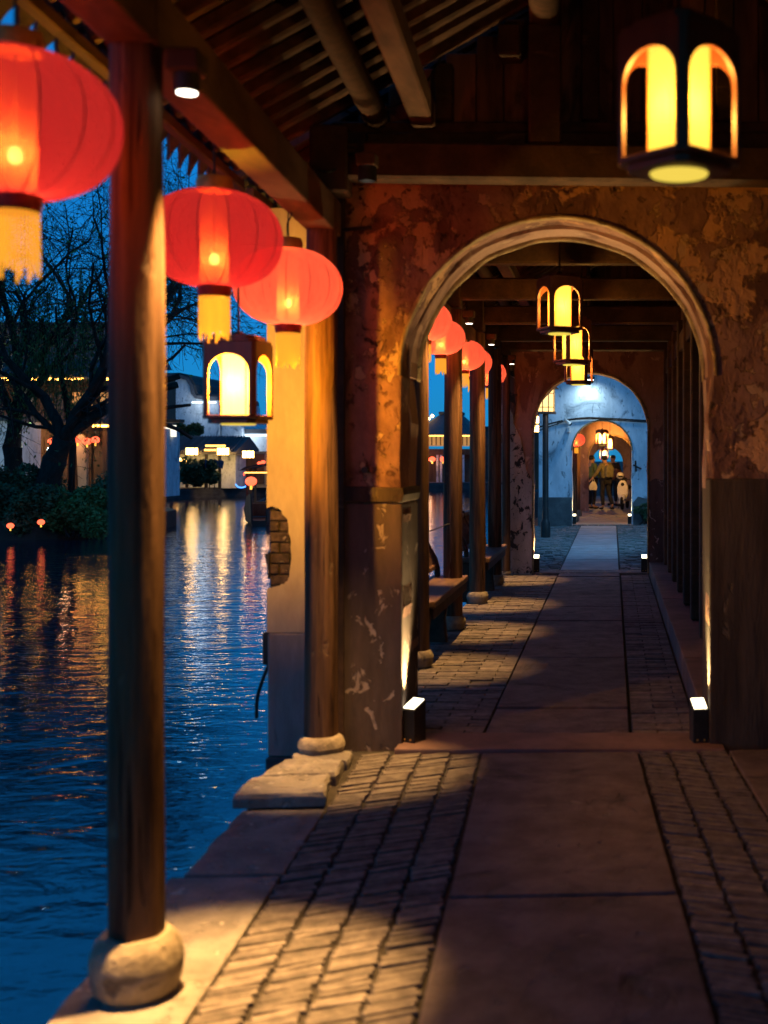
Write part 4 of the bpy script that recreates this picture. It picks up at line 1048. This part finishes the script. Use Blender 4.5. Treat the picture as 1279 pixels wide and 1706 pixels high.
# --- house with red lanterns behind the willow
hA = thing('waterside_house', 'two storey timber house with lit eaves behind the willow tree', 'house', (-24,48.5,0))
xa, xb, Yh = -30.0, -20.0, 48.0
MB().box(xa,xb,Yh+.6,Yh+7,0,5.2).build('wall', M['house_wood'], hA)
for i in range(20):
    x = xa+.25+.5*i; MB().box(x-.2,x+.2,Yh+.52,Yh+.598,.2,2.5).build('door_panel', M['house_wood'], hA, bevel=.02)
for i in range(9):
    x = xa+.5+1.15*i; w_ = MB().box(x-.4,x+.4,Yh+.53,Yh+.598,3.35,4.3).build('window', M['far_window'] if i in (7,8) else M['tile'], hA)
    MB().box(x-.02,x+.02,Yh+.50,Yh+.528,3.35,4.3).build('mullion', M['house_wood'], w_)
for x in (-25.0,-23.4,-21.8,-20.2): MB().box(x-.1,x+.1,Yh-.2,Yh+.0,0,2.9).build('post', M['house_wood'], hA)
for (z, dpt) in ((2.9,1.0),(4.75,1.1)):
    MB().add([(xa-.4,Yh-.6,z),(xb+.4,Yh-.6,z),(xb,Yh+dpt,z+.8),(xa,Yh+dpt,z+.8),(xa-.4,Yh-.6,z+.1),(xb+.4,Yh-.6,z+.1),(xb,Yh+dpt,z+.9),(xa,Yh+dpt,z+.9)],
        [(0,3,2,1),(4,5,6,7),(0,1,5,4),(1,2,6,5),(2,3,7,6),(3,0,4,7)]).build('roof', M['tile'], hA)
    for i in range(26):
        x = xa-.2+.4*i; MB().tube([(x,Yh-.62,z+.13),(x,Yh+dpt,z+.93)], .06, 5).build('tile_row', M['tile'], hA)
    for i in range(11): MB().box(xa+.95*i, xa+.95*i+R.uniform(.5,.85), Yh-.68, Yh-.62, z-.03, z+.05).build('light_strip', M['eave_glow'], hA)
MB().prism([(xa-.2,5.6),(xb+.2,5.6),(xb-.6,7.2),(xa+.6,7.2)], Yh+1, Yh+6).build('roof', M['tile'], hA)
MB().prism([(-21.2,0),(-20.9,0),(-20.9,2.4),(-21.1,2.6),(-21.8,2.75),(-22.4,2.8),(-22.4,2.7),(-21.7,2.55),(-21.3,2.2)], Yh-.3, Yh-.1).build('arch_post', M['plaster_end'], hA)
MB().box(xb+.05,xb+.9,Yh+.2,Yh+5,0,2.9).build('side_wall', M['white_wall'], hA)
light('POINT', (-21.9,Yh-.5,2.5), 120, (1,.62,.3), hA, radius=.2)
light('POINT', (-24.0,Yh-.5,2.5), 60, (1,.5,.25), hA, radius=.2)
xs = [-22.05,-21.72,-21.38,-21.05,-20.68,-20.35,-23.2,-23.6]
for i, x in enumerate(xs):
    small_lantern((x, Yh-.75, 2.30+.06*(i%2)), .17, ['leftmost red lantern of the main cluster under the lit eave behind the willow','second red lantern of the main cluster behind the willow, counting from the left','third red lantern of the main cluster behind the willow, counting from the left','fourth red lantern of the main cluster behind the willow, counting from the left','fifth red lantern behind the willow, second from the big pillar','rightmost red lantern behind the willow, next to the big pillar','red lantern half behind the willow trunk, right one of two','red lantern half behind the willow trunk, left one of two'][i], 'row of red lanterns on the house behind the willow')
# white walls and upper lit facade glimpsed left of the willow trunk
o = thing('white_house', 'bluish white house glimpsed low behind the willow trunk', 'house', (-24,44,0))
MB().box(-26.5,-21.9,44,46,0,3.0).build('wall', M['white_wall'], o); MB().box(-26.8,-21.7,43.8,46.2,3.0,3.2).build('coping', M['tile'], o)
o2 = thing('street_lamp', 'small white lamp glowing beside the willow trunk', 'street lamp', (-18.2,39,0))
MB().tube([(-18.2,39,0),(-18.2,39,1.75)], .04, 8).build('post', M['metal_dark'], o2); MB().ell((-18.2,39,1.9),(.16,.16,.10),12,8).build('shade', emit('cool globe',(.8,.95,1),5), o2)
light('POINT', (-18.2,38.8,2.1), 420, (.9,1,.85), o2, radius=.2)

# --- white gable house with stepped curved coping
def curved_wall(name, label, pts, Y0, Y1, zb, mat, coping=.22):
    t = thing(name, label, 'house', (pts[0][0], Y0, 0))
    poly = [(pts[0][0], zb)] + pts + [(pts[-1][0], zb)]
    MB().prism(poly, Y0, Y1).build('wall', M[mat], t)
    up = [(x, z+.02) for x, z in pts]; lo = []
    n = len(pts)
    def off(d):
        res = []
        for i in range(n):
            a_ = Vector(pts[max(i-1,0)]); b_ = Vector(pts[min(i+1,n-1)]); q_ = (b_-a_).normalized(); res.append((pts[i][0]-q_.y*d, pts[i][1]+q_.x*d))
        return res
    MB().prism(off(.01) + off(coping)[::-1], Y0-.25, Y1+.15).build('coping', M['tile'], t)
    MB().prism(off(coping+.005) + off(coping+.10)[::-1], Y0-.10, Y1).build('coping_cap', M['quay'], t)
    return t
def P2(px, py, Y): v = at(px, py, Y); return (v.x, v.z)
Yb = 71
gp = [P2(x,y,Yb) for x,y in [(240,632),(300,630),(312,634),(318,644),(320,656),(326,664),(336,666),(352,667)]]
gp += [P2(x,y,Yb) for x,y in [(364,668),(366,700),(392,704),(400,712)]]
hB = curved_wall('gable_house', 'tall bluish white gable wall with a curved stepped tile coping', gp[:-4] + [P2(364,667,Yb)], Yb, Yb+8, 0, 'white_wall')
MB().prism([(P2(366,700,Yb)[0],0),P2(366,668,Yb),P2(368,690,Yb),P2(400,712,Yb),(P2(402,712,Yb)[0],0)], Yb+.3, Yb+8).build('wing', M['white_wall'], hB)
MB().box(P2(322,0,Yb)[0], P2(362,0,Yb)[0], Yb-.3, Yb-.2, P2(0,672,Yb)[1], P2(0,670,Yb)[1]+.02).build('light_strip', M['far_white'], hB)
light('POINT', (P2(343,0,Yb)[0], Yb-1.0, P2(0,674,Yb)[1]), 40, (.75,.88,1), hB, radius=.5)
light('SPOT', (P2(375,0,Yb)[0], Yb-4.0, .8), 350, (.7,.85,1), hB, radius=1.2, spot=110, blend=1, aim=(P2(350,0,Yb)[0], Yb, 3.5))
hC = thing('white_house', 'lower white wall with a light strip under its coping, right of the gable house', 'house', (-21,72,0))
a_, b_ = P2(392,722,72), P2(446,722,72)
MB().box(a_[0], b_[0]+1, 72, 78, 0, a_[1]).build('wall', M['white_wall'], hC)
MB().box(a_[0]-.1, b_[0]+1.1, 71.8, 78.2, a_[1]+.001, a_[1]+.25).build('coping', M['tile'], hC)
MB().box(a_[0]+.1, b_[0], 71.85, 71.9, a_[1]-.16, a_[1]-.08).build('light_strip', M['far_white'], hC)
light('POINT', ((a_[0]+b_[0])/2, 71.2, a_[1]-.4), 45, (.75,.88,1), hC, radius=.5)
# --- low waterside house with lanterns
Yl = 66
hD = thing('waterside_house', 'low whitewashed waterside house with a dark tiled roof and hanging box lanterns', 'house', (-23,66,0))
xl, xr = P2(255,0,Yl)[0], P2(392,0,Yl)[0]
MB().box(xl, xr, Yl, Yl+3, 0, P2(0,757,Yl)[1]).build('wall', M['white_wall'], hD)
ze = P2(0,757,Yl)[1]
MB().prism([(Yl-.9,ze),(Yl-.9,ze+.12),(Yl+1.6,ze+1.0),(Yl+3.4,ze+.3),(Yl+3.4,ze)], xl-.3, xr+.3, 'yz').build('roof', M['tile'], hD)
for i in range(30): 
    x = xl + (xr-xl)*i/29; MB().tube([(x,Yl-.95,ze+.15),(x,Yl+1.6,ze+1.03)], .05, 5).build('tile_row', M['tile'], hD)
for (u,v_,w_) in ((342,375,743),(340,372,750)): MB().box(P2(u,0,Yl-1)[0],P2(v_,0,Yl-1)[0],Yl-1.0,Yl-.96,P2(0,w_+1.5,Yl)[1],P2(0,w_-1.5,Yl)[1]).build('light_strip', M['far_strip'], hD)
for px_ in (292,318,350,372): MB().box(P2(px_,0,Yl)[0]-.07,P2(px_,0,Yl)[0]+.07,Yl-.7,Yl-.56,0,ze).build('post', M['metal_dark'], hD)
MB().box(P2(287,0,Yl)[0],P2(295,0,Yl)[0],Yl-.05,Yl-.01,.3,1.9).build('door', M['far_window'], hD)
for i,(px_,py_) in enumerate([(319,752),(371,752),(413,757),(301,769)]):
    small_lantern(at(px_,py_,Yl-1.2), .24, ['wide box lantern hanging left over the low waterside roof','box lantern at the right end of the low roof','box lantern over the archway by the moored boat','small square wall lantern by the lit door'][i], 'box lanterns across the canal', 'far_yellow')
for i in range(3): light('POINT', at([319,371,413][i],762,Yl-1.8), 22, (1,.6,.25), hD, radius=.2)
light('POINT', at(290,700,55), 1, (1,.8,.5), hD)
# archway passage
hE = thing('archway', 'lit archway passage by the water beyond the low house', 'archway', (-20.5,68,0))
pf = arc_profile(P2(377,0,68)[0], P2(408,0,68)[0], P2(0,775,68)[1], .55, n=16, zbot=0)
MB().prism(arch_body(P2(370,0,68)[0], P2(446,0,68)[0], P2(0,752,68)[1], pf, -.02), 68, 70.5).build('wall', M['plaster_end'], hE)
light('POINT', at(392,775,67.2), 16, (1,.62,.3), hE, radius=.2); light('POINT', at(395,780,69.5), 30, (1,.62,.3), hE, radius=.2)
MB().box(P2(410,0,68)[0], P2(440,0,68)[0], 67.9,67.98, .2, 1.9).build('shutter', M['house_wood'], hE)
for i,(px_,py_) in enumerate([(432,772),(438,770),(404,790)]):
    small_lantern(at(px_,py_,67.5), .13, ['faint red lantern left of a pair beside the archway','faint red lantern right of a pair beside the archway','little red lantern hanging in front of the archway'][i], 'red lanterns by the archway')
# flags
for i in range(4):
    px_ = 341+i*8
    o = thing('flag_pole', ['slim pole with a limp blue pennant, leftmost of four by the white wall','slim pole with a limp blue pennant, second from the left of four','slim pole with a limp blue pennant, third from the left of four','slim pole with a limp blue pennant, rightmost of four, nearest the lit archway'][i], 'flag', (at(px_,810,64)), 'blue pennants by the water')
    b0 = at(px_,815,64); b1 = at(px_,764,64)
    MB().tube([b0,b1], .03, 6).build('pole', M['metal_dark'], o)
    MB().prism([(b1.x,b1.z),(b1.x+.25,b1.z-.15),(b1.x+.18,b1.z-.55),(b1.x,b1.z-.45)], 63.98, 64.02).build('pennant', M['cloth_blue'], o)
sgn = thing('hanging_lamp_sign', 'white lit sign box at the left edge of the gable wall', 'sign', at(285,718,52))
v_ = at(284,718,52); MB().box(v_.x-.35,v_.x+.18,51.9,52.2,v_.z-.25,v_.z+.25).build('lit_box', emit('sign glow',(1,.9,.7),1.3), sgn); MB().box(v_.x-.5,v_.x+.5,51.8,52.3,v_.z+.36,v_.z+.5).build('hood', M['house_wood'], sgn)
MB().box(v_.x-.4,v_.x-.3,51.95,52.1,-.6,v_.z-.25).build('post', M['metal_dark'], sgn)
nl = tag(MB().tube([(at(402,806,63)+Vector((.3*cos(a*.4),0,.2*sin(a*.4)-.0))) for a in range(8,16)], .035, 6).build('neon_curve', M['far_blue']), 'small curved blue neon light at the waterline', 'light')

# --- pavilion across the water seen through the arch
Yp = 82
pv = thing('pavilion', 'tiled pavilion with a light edged hip roof seen between the pillars through the arch', 'pavilion', (-11.5,82,0))
def q(px): return P2(px,0,Yp)[0]
def zq(py): return P2(0,py,Yp)[1]
MB().box(q(690),q(790),Yp+.5,Yp+6,0,zq(748)).build('wall', M['house_wood'], pv)
MB().box(q(688),q(792),Yp-.2,Yp+.4,zq(758),zq(748)).build('balcony', M['house_wood'], pv)
MB().box(q(690),q(790),Yp,Yp+5,zq(742),zq(726)).build('upper_wall', M['far_window'], pv)
for i in range(14): MB().box(q(690)+i*.3-.03,q(690)+i*.3+.03,Yp-.08,Yp-.01,zq(742),zq(726)).build('lattice_bar', M['house_wood'], pv)
MB().add([(q(682),Yp-1,zq(726)),(q(796),Yp-1,zq(726)),(q(796),Yp+7,zq(726)),(q(682),Yp+7,zq(726)),(q(726),Yp+2,zq(689)),(q(760),Yp+2,zq(689)),(q(760),Yp+4,zq(689)),(q(726),Yp+4,zq(689))],
    [(0,3,2,1),(4,5,6,7),(0,1,5,4),(1,2,6,5),(2,3,7,6),(3,0,4,7)]).build('roof', M['tile'], pv)
MB().box(q(683),q(796),Yp-1.1,Yp-1.02,zq(727.5),zq(725.5)).build('light_strip', M['far_strip'], pv)
for i in range(6): v0 = at(690+i*6,715-i*4.4,Yp-.5+.4*i); MB().ell(v0,(.10,.10,.10),8,6).build('ridge_lamp', M['far_yellow'], pv)
MB().box(q(724),q(762),Yp+1.9,Yp+4.1,zq(689)+.01,zq(684)).build('ridge', M['quay'], pv)
for px_ in (703,709,729,735,748,772): MB().box(q(px_)-.07,q(px_)+.07,Yp-.2,Yp-.05,0,zq(758)).build('post', M['white_wall'], pv)
light('POINT', (q(720),Yp-.8,zq(768)), 50, (1,.5,.25), pv, radius=.2)
for i,(px_) in enumerate((710,720,738)):
    small_lantern(at(px_,765,Yp-.8), .22, ['left red lantern under the pavilion balcony','middle red lantern under the pavilion balcony','right red lantern under the pavilion balcony'][i], 'red lanterns on the pavilion')
hw = thing('white_house', 'pale wall stretching behind the pillars to the right of the pavilion', 'house', (-9,90,0))
MB().box(q(775),-1.8,88,94,0,3.8).build('wall', M['grey_dado'], hw); MB().box(q(773),-1.7,87.8,94.2,3.8,4.0).build('coping', M['tile'], hw)
hw2 = thing('dark_house', 'dark house closing the gap between lamp post and flaking wall', 'house', (-6,62,0))
MB().box(-5.6,-3.4,62,66,0,3.2).build('wall', M['house_wood'], hw2); MB().prism([(-5.9,3.2),(-3.1,3.2),(-4.5,4.2)], 61.7, 66.3).build('roof', M['tile'], hw2)
for i,(px_,py_,Yd) in enumerate([(893,699,45),(893,714,48)]):
    small_lantern(at(px_,py_,Yd), .17, ['upper of two small amber lanterns left of the lamp post','lower of two small amber lanterns left of the lamp post'][i], 'amber lanterns by the lamp post', 'far_yellow')

# ================================================================== BOAT
bo = thing('canopy_boat', 'dark covered rowing boat with a lit red lantern at its bow', 'boat', (-11.75,41,-.5))
mb = MB(); secs = []
for i in range(13):
    t_ = i/12; yy = -3.2 + 6.4*t_; w_ = .75*max(.12, sin(pi*min(max(t_*.9+.05,0),1))**.55); sheer = .42 + .35*(2*t_-1)**2 + (.25 if t_ < .1 else 0)
    secs.append([(-w_,yy,sheer),(-w_*.9,yy,.1),(-w_*.5,yy,-.15),(w_*.5,yy,-.15),(w_*.9,yy,.1),(w_,yy,sheer),(w_*.86,yy,sheer),(w_*.7,yy,.16),(-w_*.7,yy,.16),(-w_*.86,yy,sheer)])
vs = [v for s_ in secs for v in s_]; fs = []
for i in range(12):
    for j in range(10): k2 = (j+1)%10; fs.append((i*10+j, i*10+k2, (i+1)*10+k2, (i+1)*10+j))
fs += [tuple(range(10))[::-1], tuple(120+j for j in range(10))]
mb.add(vs, fs); mb.build('hull', M['hull'], bo, world=False)
for (x,yy) in ((-.55,-1.4),(.55,-1.4),(-.6,1.8),(.6,1.8),(-.6,.2),(.6,.2)): MB().box(x-.035,x+.035,yy-.035,yy+.035,.45,1.78).build('post', M['house_wood'], bo, world=False)
can = MB(); pr = [(-.78,1.72),(-.6,1.84),(-.3,1.92),(0,1.95),(.3,1.92),(.6,1.84),(.78,1.72),(.6,1.78),(.3,1.86),(0,1.89),(-.3,1.86),(-.6,1.78)]
can.prism(pr, -1.7, 2.1).build('canopy', M['hull'], bo, world=False)
MB().box(-.6,.6,-1.72,-1.702,1.64,1.68).build('light_strip', M['far_strip'], bo, world=False)
MB().box(-.5,.5,-.9,-.6,.2,.62).build('thwart', M['house_wood'], bo, world=False)
MB().box(-.5,.5,1.0,1.3,.2,.62).build('thwart', M['house_wood'], bo, world=False)
light('POINT', (0,-1.1,1.5), 9, (1,.45,.2), None, radius=.1).parent = bo
bo.rotation_euler.z = radians(11)
small_lantern(at(418,802,39.0), .19, 'red lantern hanging from the front of the boat canopy', 'lantern on the boat')
p5 = person((-11.35,40.3,-.07), radians(200), 'person in a tan top seated under the boat canopy', {'pelvis':(0,0,.28),'waist':(0,.02,.43),'chest':(0,.04,.62),'neck':(0,.06,.78),'head':(0,.08,.90),'crown':(0,.07,.985),'shR':(.18,.04,.72),'elR':(.24,.08,.48),'wrR':(.16,.28,.42),'shL':(-.18,.04,.72),'elL':(-.24,.08,.48),'wrL':(-.16,.28,.42),'hiR':(.09,.05,.26),'knR':(.12,.42,.30),'anR':(.12,.44,-.05),'toR':(.12,.56,-.1),'hiL':(-.09,.05,.26),'knL':(-.12,.42,.30),'anL':(-.12,.44,-.05),'toL':(-.12,.56,-.1)}, 'khaki_cloth', 'dark_cloth')
for ch in list(p5.children):
    if ch.name.startswith('shoe'): ch.location = (0,.42,-.08)

# ================================================================== TREES AND SHRUBS
def branchy(mb, leafmb, p, d, L_, r, depth, rng, droop, dens=1.0, leafp=0.0, maxd=6):
    if depth > 1 and p.x > -13.6 - .19*(p.y-33) and p.z < 4.6: return      # boughs are kept trimmed clear of the boats
    n = 5 if depth < 3 else 4
    pts = [p.copy()]; rad = [r]; q_ = p.copy(); dd = d.normalized()
    for i in range(n):
        dd = (dd + Vector((rng.gauss(0,.17),rng.gauss(0,.17),rng.gauss(0,.12) - droop*(.02 + .06*depth))) ).normalized()
        q_ = q_ + dd*(L_/n); pts.append(q_.copy()); rad.append(max(r*(1-.5*(i+1)/n), .006))
    mb.tube(pts, rad, 7 if depth < 2 else (5 if depth < 3 else 3), cap=False)
    if leafp and depth >= maxd-1:
        for q2 in pts[1:]:
            for _ in range(2):
                if rng.random() < leafp:
                    c = q2 + Vector((rng.gauss(0,.1),rng.gauss(0,.1),rng.gauss(0,.1))); a_ = Vector((rng.gauss(0,1),rng.gauss(0,1),rng.gauss(0,1))).normalized()*.06; b2 = Vector((rng.gauss(0,1),rng.gauss(0,1),rng.gauss(0,1))).normalized()*.035
                    leafmb.add([c-a_,c+b2,c+a_,c-b2],[(0,1,2,3)])
    if depth >= maxd: return
    nc = [4,4,4,4,3,3,2][depth]
    for k in range(nc):
        f = rng.uniform(.35,1.0) if k else 1.0
        i = min(int(f*n), n); base = pts[i]
        ax = (pts[min(i+1,n)] - pts[max(i-1,0)]).normalized()
        side = Vector((rng.gauss(0,1),rng.gauss(0,1),rng.gauss(0,1))); side = (side - ax*side.dot(ax)).normalized()
        nd = ax*rng.uniform(.6,1.0) + side*rng.uniform(.45,.85)
        branchy(mb, leafmb, base, nd, L_*rng.uniform(.60,.82), rad[i]*rng.uniform(.55,.75), depth+1, rng, droop, dens, leafp, maxd)
def tree(label, base, limbs, seed, droop=.4, leafp=.0, trunk_r=.3, trunk=None, maxd=6, leafm='leaf'):
    t = thing('willow_tree', label, 'tree', base, 'bare willows on the left bank')
    rng = random.Random(seed)
    MB().tube(trunk, [trunk_r*(1.25-.5*i/(len(trunk)-1)) for i in range(len(trunk))], 12).build('trunk', M['bark'], t, smooth=True)
    mb = MB(); lf = MB()
    for (d, L_, r) in limbs: branchy(mb, lf, Vector(trunk[-1]), Vector(d), L_, r, 1, rng, droop, 1, leafp, maxd)
    mb.build('crown', M['bark'], t, smooth=True)
    if lf.v: o = lf.build('foliage', M[leafm], t); o['kind'] = 'stuff'
    return t
b0 = at(72,800,33); b0.z = -.05
tree('big leaning willow with dark forked trunk on the left bank', tuple(b0),
     [((.75,0,.85),3.4,.19),((.35,.3,1),3.6,.17),((-.5,.2,1),3.4,.17),((-.9,-.1,.6),2.8,.11),((.5,-.3,1.2),4.0,.15),((.8,.2,1.2),4.0,.15)], 3, .22, .10,
     .36, [b0, b0+Vector((.05,0,.8)), b0+Vector((.30,0,1.6)), b0+Vector((.55,0,2.2))], 6)
b1 = at(20,800,36); b1.z = -.05
tree('second willow at the far left edge with upright limbs', tuple(b1),
     [((.3,0,1),4.0,.17),((-.4,.2,1),3.6,.15),((.7,.1,1),3.8,.14),((.1,-.3,1.2),4.6,.15),((.6,.1,1.3),4.8,.15)], 9, .2, .08,
     .30, [b1, b1+Vector((.1,0,1.0)), b1+Vector((.0,0,2.0)), b1+Vector((.1,0,2.8))], 6)
b2 = Vector((-16.4,41,-.05))
tree('slender bare tree behind the pillar whose twigs reach over the canal', tuple(b2),
     [((.4,0,1),3.8,.14),((.8,-.1,1),4.2,.13),((-.3,.1,1),3.6,.12),((1,0,.75),4.4,.11),((.6,-.2,1.1),4.4,.13)], 21, .12, .0,
     .2, [b2, b2+Vector((0,0,1.6)), b2+Vector((.05,0,3.4)), b2+Vector((.1,0,5.4))], 4)
# hanging willow strands with young leaves
ws = thing('willow_tree', 'curtain of thin weeping strands with young green leaves over the lit eaves', 'tree', (-15.5,34.5,0), 'bare willows on the left bank')
MB().tube([(-15.6,34.6,-.05),(-15.5,34.5,2),(-15.9,34.5,4.5),(-16.0,34.5,6)], [.12,.10,.07,.03], 8).build('trunk', M['bark'], ws, smooth=True)
mb = MB(); lf = MB(); rng = random.Random(5)
for i in range(190):
    x = rng.uniform(-17.6,-13.3); yy = rng.uniform(33.6,35.6); z = rng.uniform(4.2,7.2); n = rng.randint(6,12)
    pts = []; px_, py_ = x, yy
    for k in range(n):
        pts.append((px_, py_, z)); px_ += rng.gauss(0,.03); z -= rng.uniform(.18,.3)
        for _ in range(5):
            c = Vector((px_+rng.gauss(0,.05), py_, z+rng.uniform(0,.25))); a_ = Vector((rng.gauss(0,.02),rng.gauss(0,.02),-.05)); b2_ = Vector((.014,rng.gauss(0,.01),0))
            lf.add([c-a_,c+b2_,c+a_,c-b2_],[(0,1,2,3)])
    mb.tube(pts, .007, 3, cap=False)
mb.build('strands', M['bark'], ws); lf.build('foliage', M['leaf'], ws)['kind'] = 'stuff'
def shrub(label, c, r, n, seed, lm='leaf_dark', ls=.06, flowers=None, group='shrubs along the left bank'):
    rng = random.Random(seed); t = thing('shrub', label, 'shrub', c, group)
    mb = MB(); st = MB()
    lobes = []
    for k in range(14):
        a_ = rng.uniform(0,2*pi); e_ = rng.uniform(-.1,1); q_ = Vector((cos(a_)*r[0]*rng.uniform(.2,.75), sin(a_)*r[1]*rng.uniform(.2,.7), r[2]*(.25+.55*e_))); lobes.append((q_, rng.uniform(.3,.55)))
        st.tube([(rng.gauss(0,.1),rng.gauss(0,.1),-.1), tuple(q_*.6), tuple(q_)], [.03,.02,.008], 5)
    for i in range(n):
        q_, s_ = rng.choice(lobes); v_ = Vector((rng.gauss(0,1),rng.gauss(0,1),rng.gauss(0,1))).normalized()*(s_*rng.uniform(.6,1.05)*min(r))
        p_ = q_ + v_; sz = ls*rng.uniform(.6,1.4)
        a_ = Vector((rng.gauss(0,1),rng.gauss(0,1),rng.gauss(0,.6))).normalized()*sz; b_ = a_.cross(Vector((rng.gauss(0,1),rng.gauss(0,1),rng.gauss(0,1)))).normalized()*sz*.5
        mb.add([p_-a_,p_+b_,p_+a_,p_-b_],[(0,1,2,3)])
    st.build('stem', M['bark'], t, world=False); o = mb.build('foliage', M[lm], t, world=False); o['kind'] = 'stuff'
    return t
sh_ = [((-17.4,31.6,-.2),(1.3,.9,1.5),14000,'leaf_dark','broad dark shrub under the willow at the far left of the bank'),
       ((-15.6,31.4,-.35),(1.2,.8,1.25),12000,'leaf_dark','dark shrub hanging over the water below the willow trunk'),
       ((-14.2,31.6,-.35),(1.0,.8,1.15),14000,'leaf','greener shrub with bright leaves nearest the big pillar'),
       ((-13.6,33.6,-.2),(1.0,.9,1.3),11000,'leaf_dark','dark rounded shrub partly hidden by the big pillar'),
       ((-16.3,33.3,-.1),(1.5,.9,1.6),12000,'leaf_dark','taller dark shrub behind the others below the lit house')]
for i,(c,r_,n,lm,lab) in enumerate(sh_): shrub(lab, c, r_, n, 50+i, lm)
cS = at(327,808,64); shrub('low dark shrub in front of the low waterside house', tuple(cS), (1.2,.8,1.6), 4000, 77, 'leaf_dark', .12)
cS = at(305,735,69); shrub('dark bush growing above the low tiled roof against the gable', tuple(cS), (1.9,.8,1.1), 4000, 78, 'leaf_dark', .12)
cS = at(1062,860,28.2); shrub('scrubby weeds at the foot of the bluish wall right of the arch', (.85,28.6,.02), (.35,.25,.55), 2500, 79, 'leaf_dark', .035, group='weeds in the court')
for i,(px_,py_) in enumerate([(17,876),(68,870)]):
    small_lantern(at(px_,py_,30.3), .09, ['small orange lantern glowing at the far left among the bank shrubs','small orange lantern glowing among the bank shrubs beneath the trunk'][i], 'small lanterns in the shrubs')
for o in bpy.data.objects:
    if '_o' in o: del o['_o']
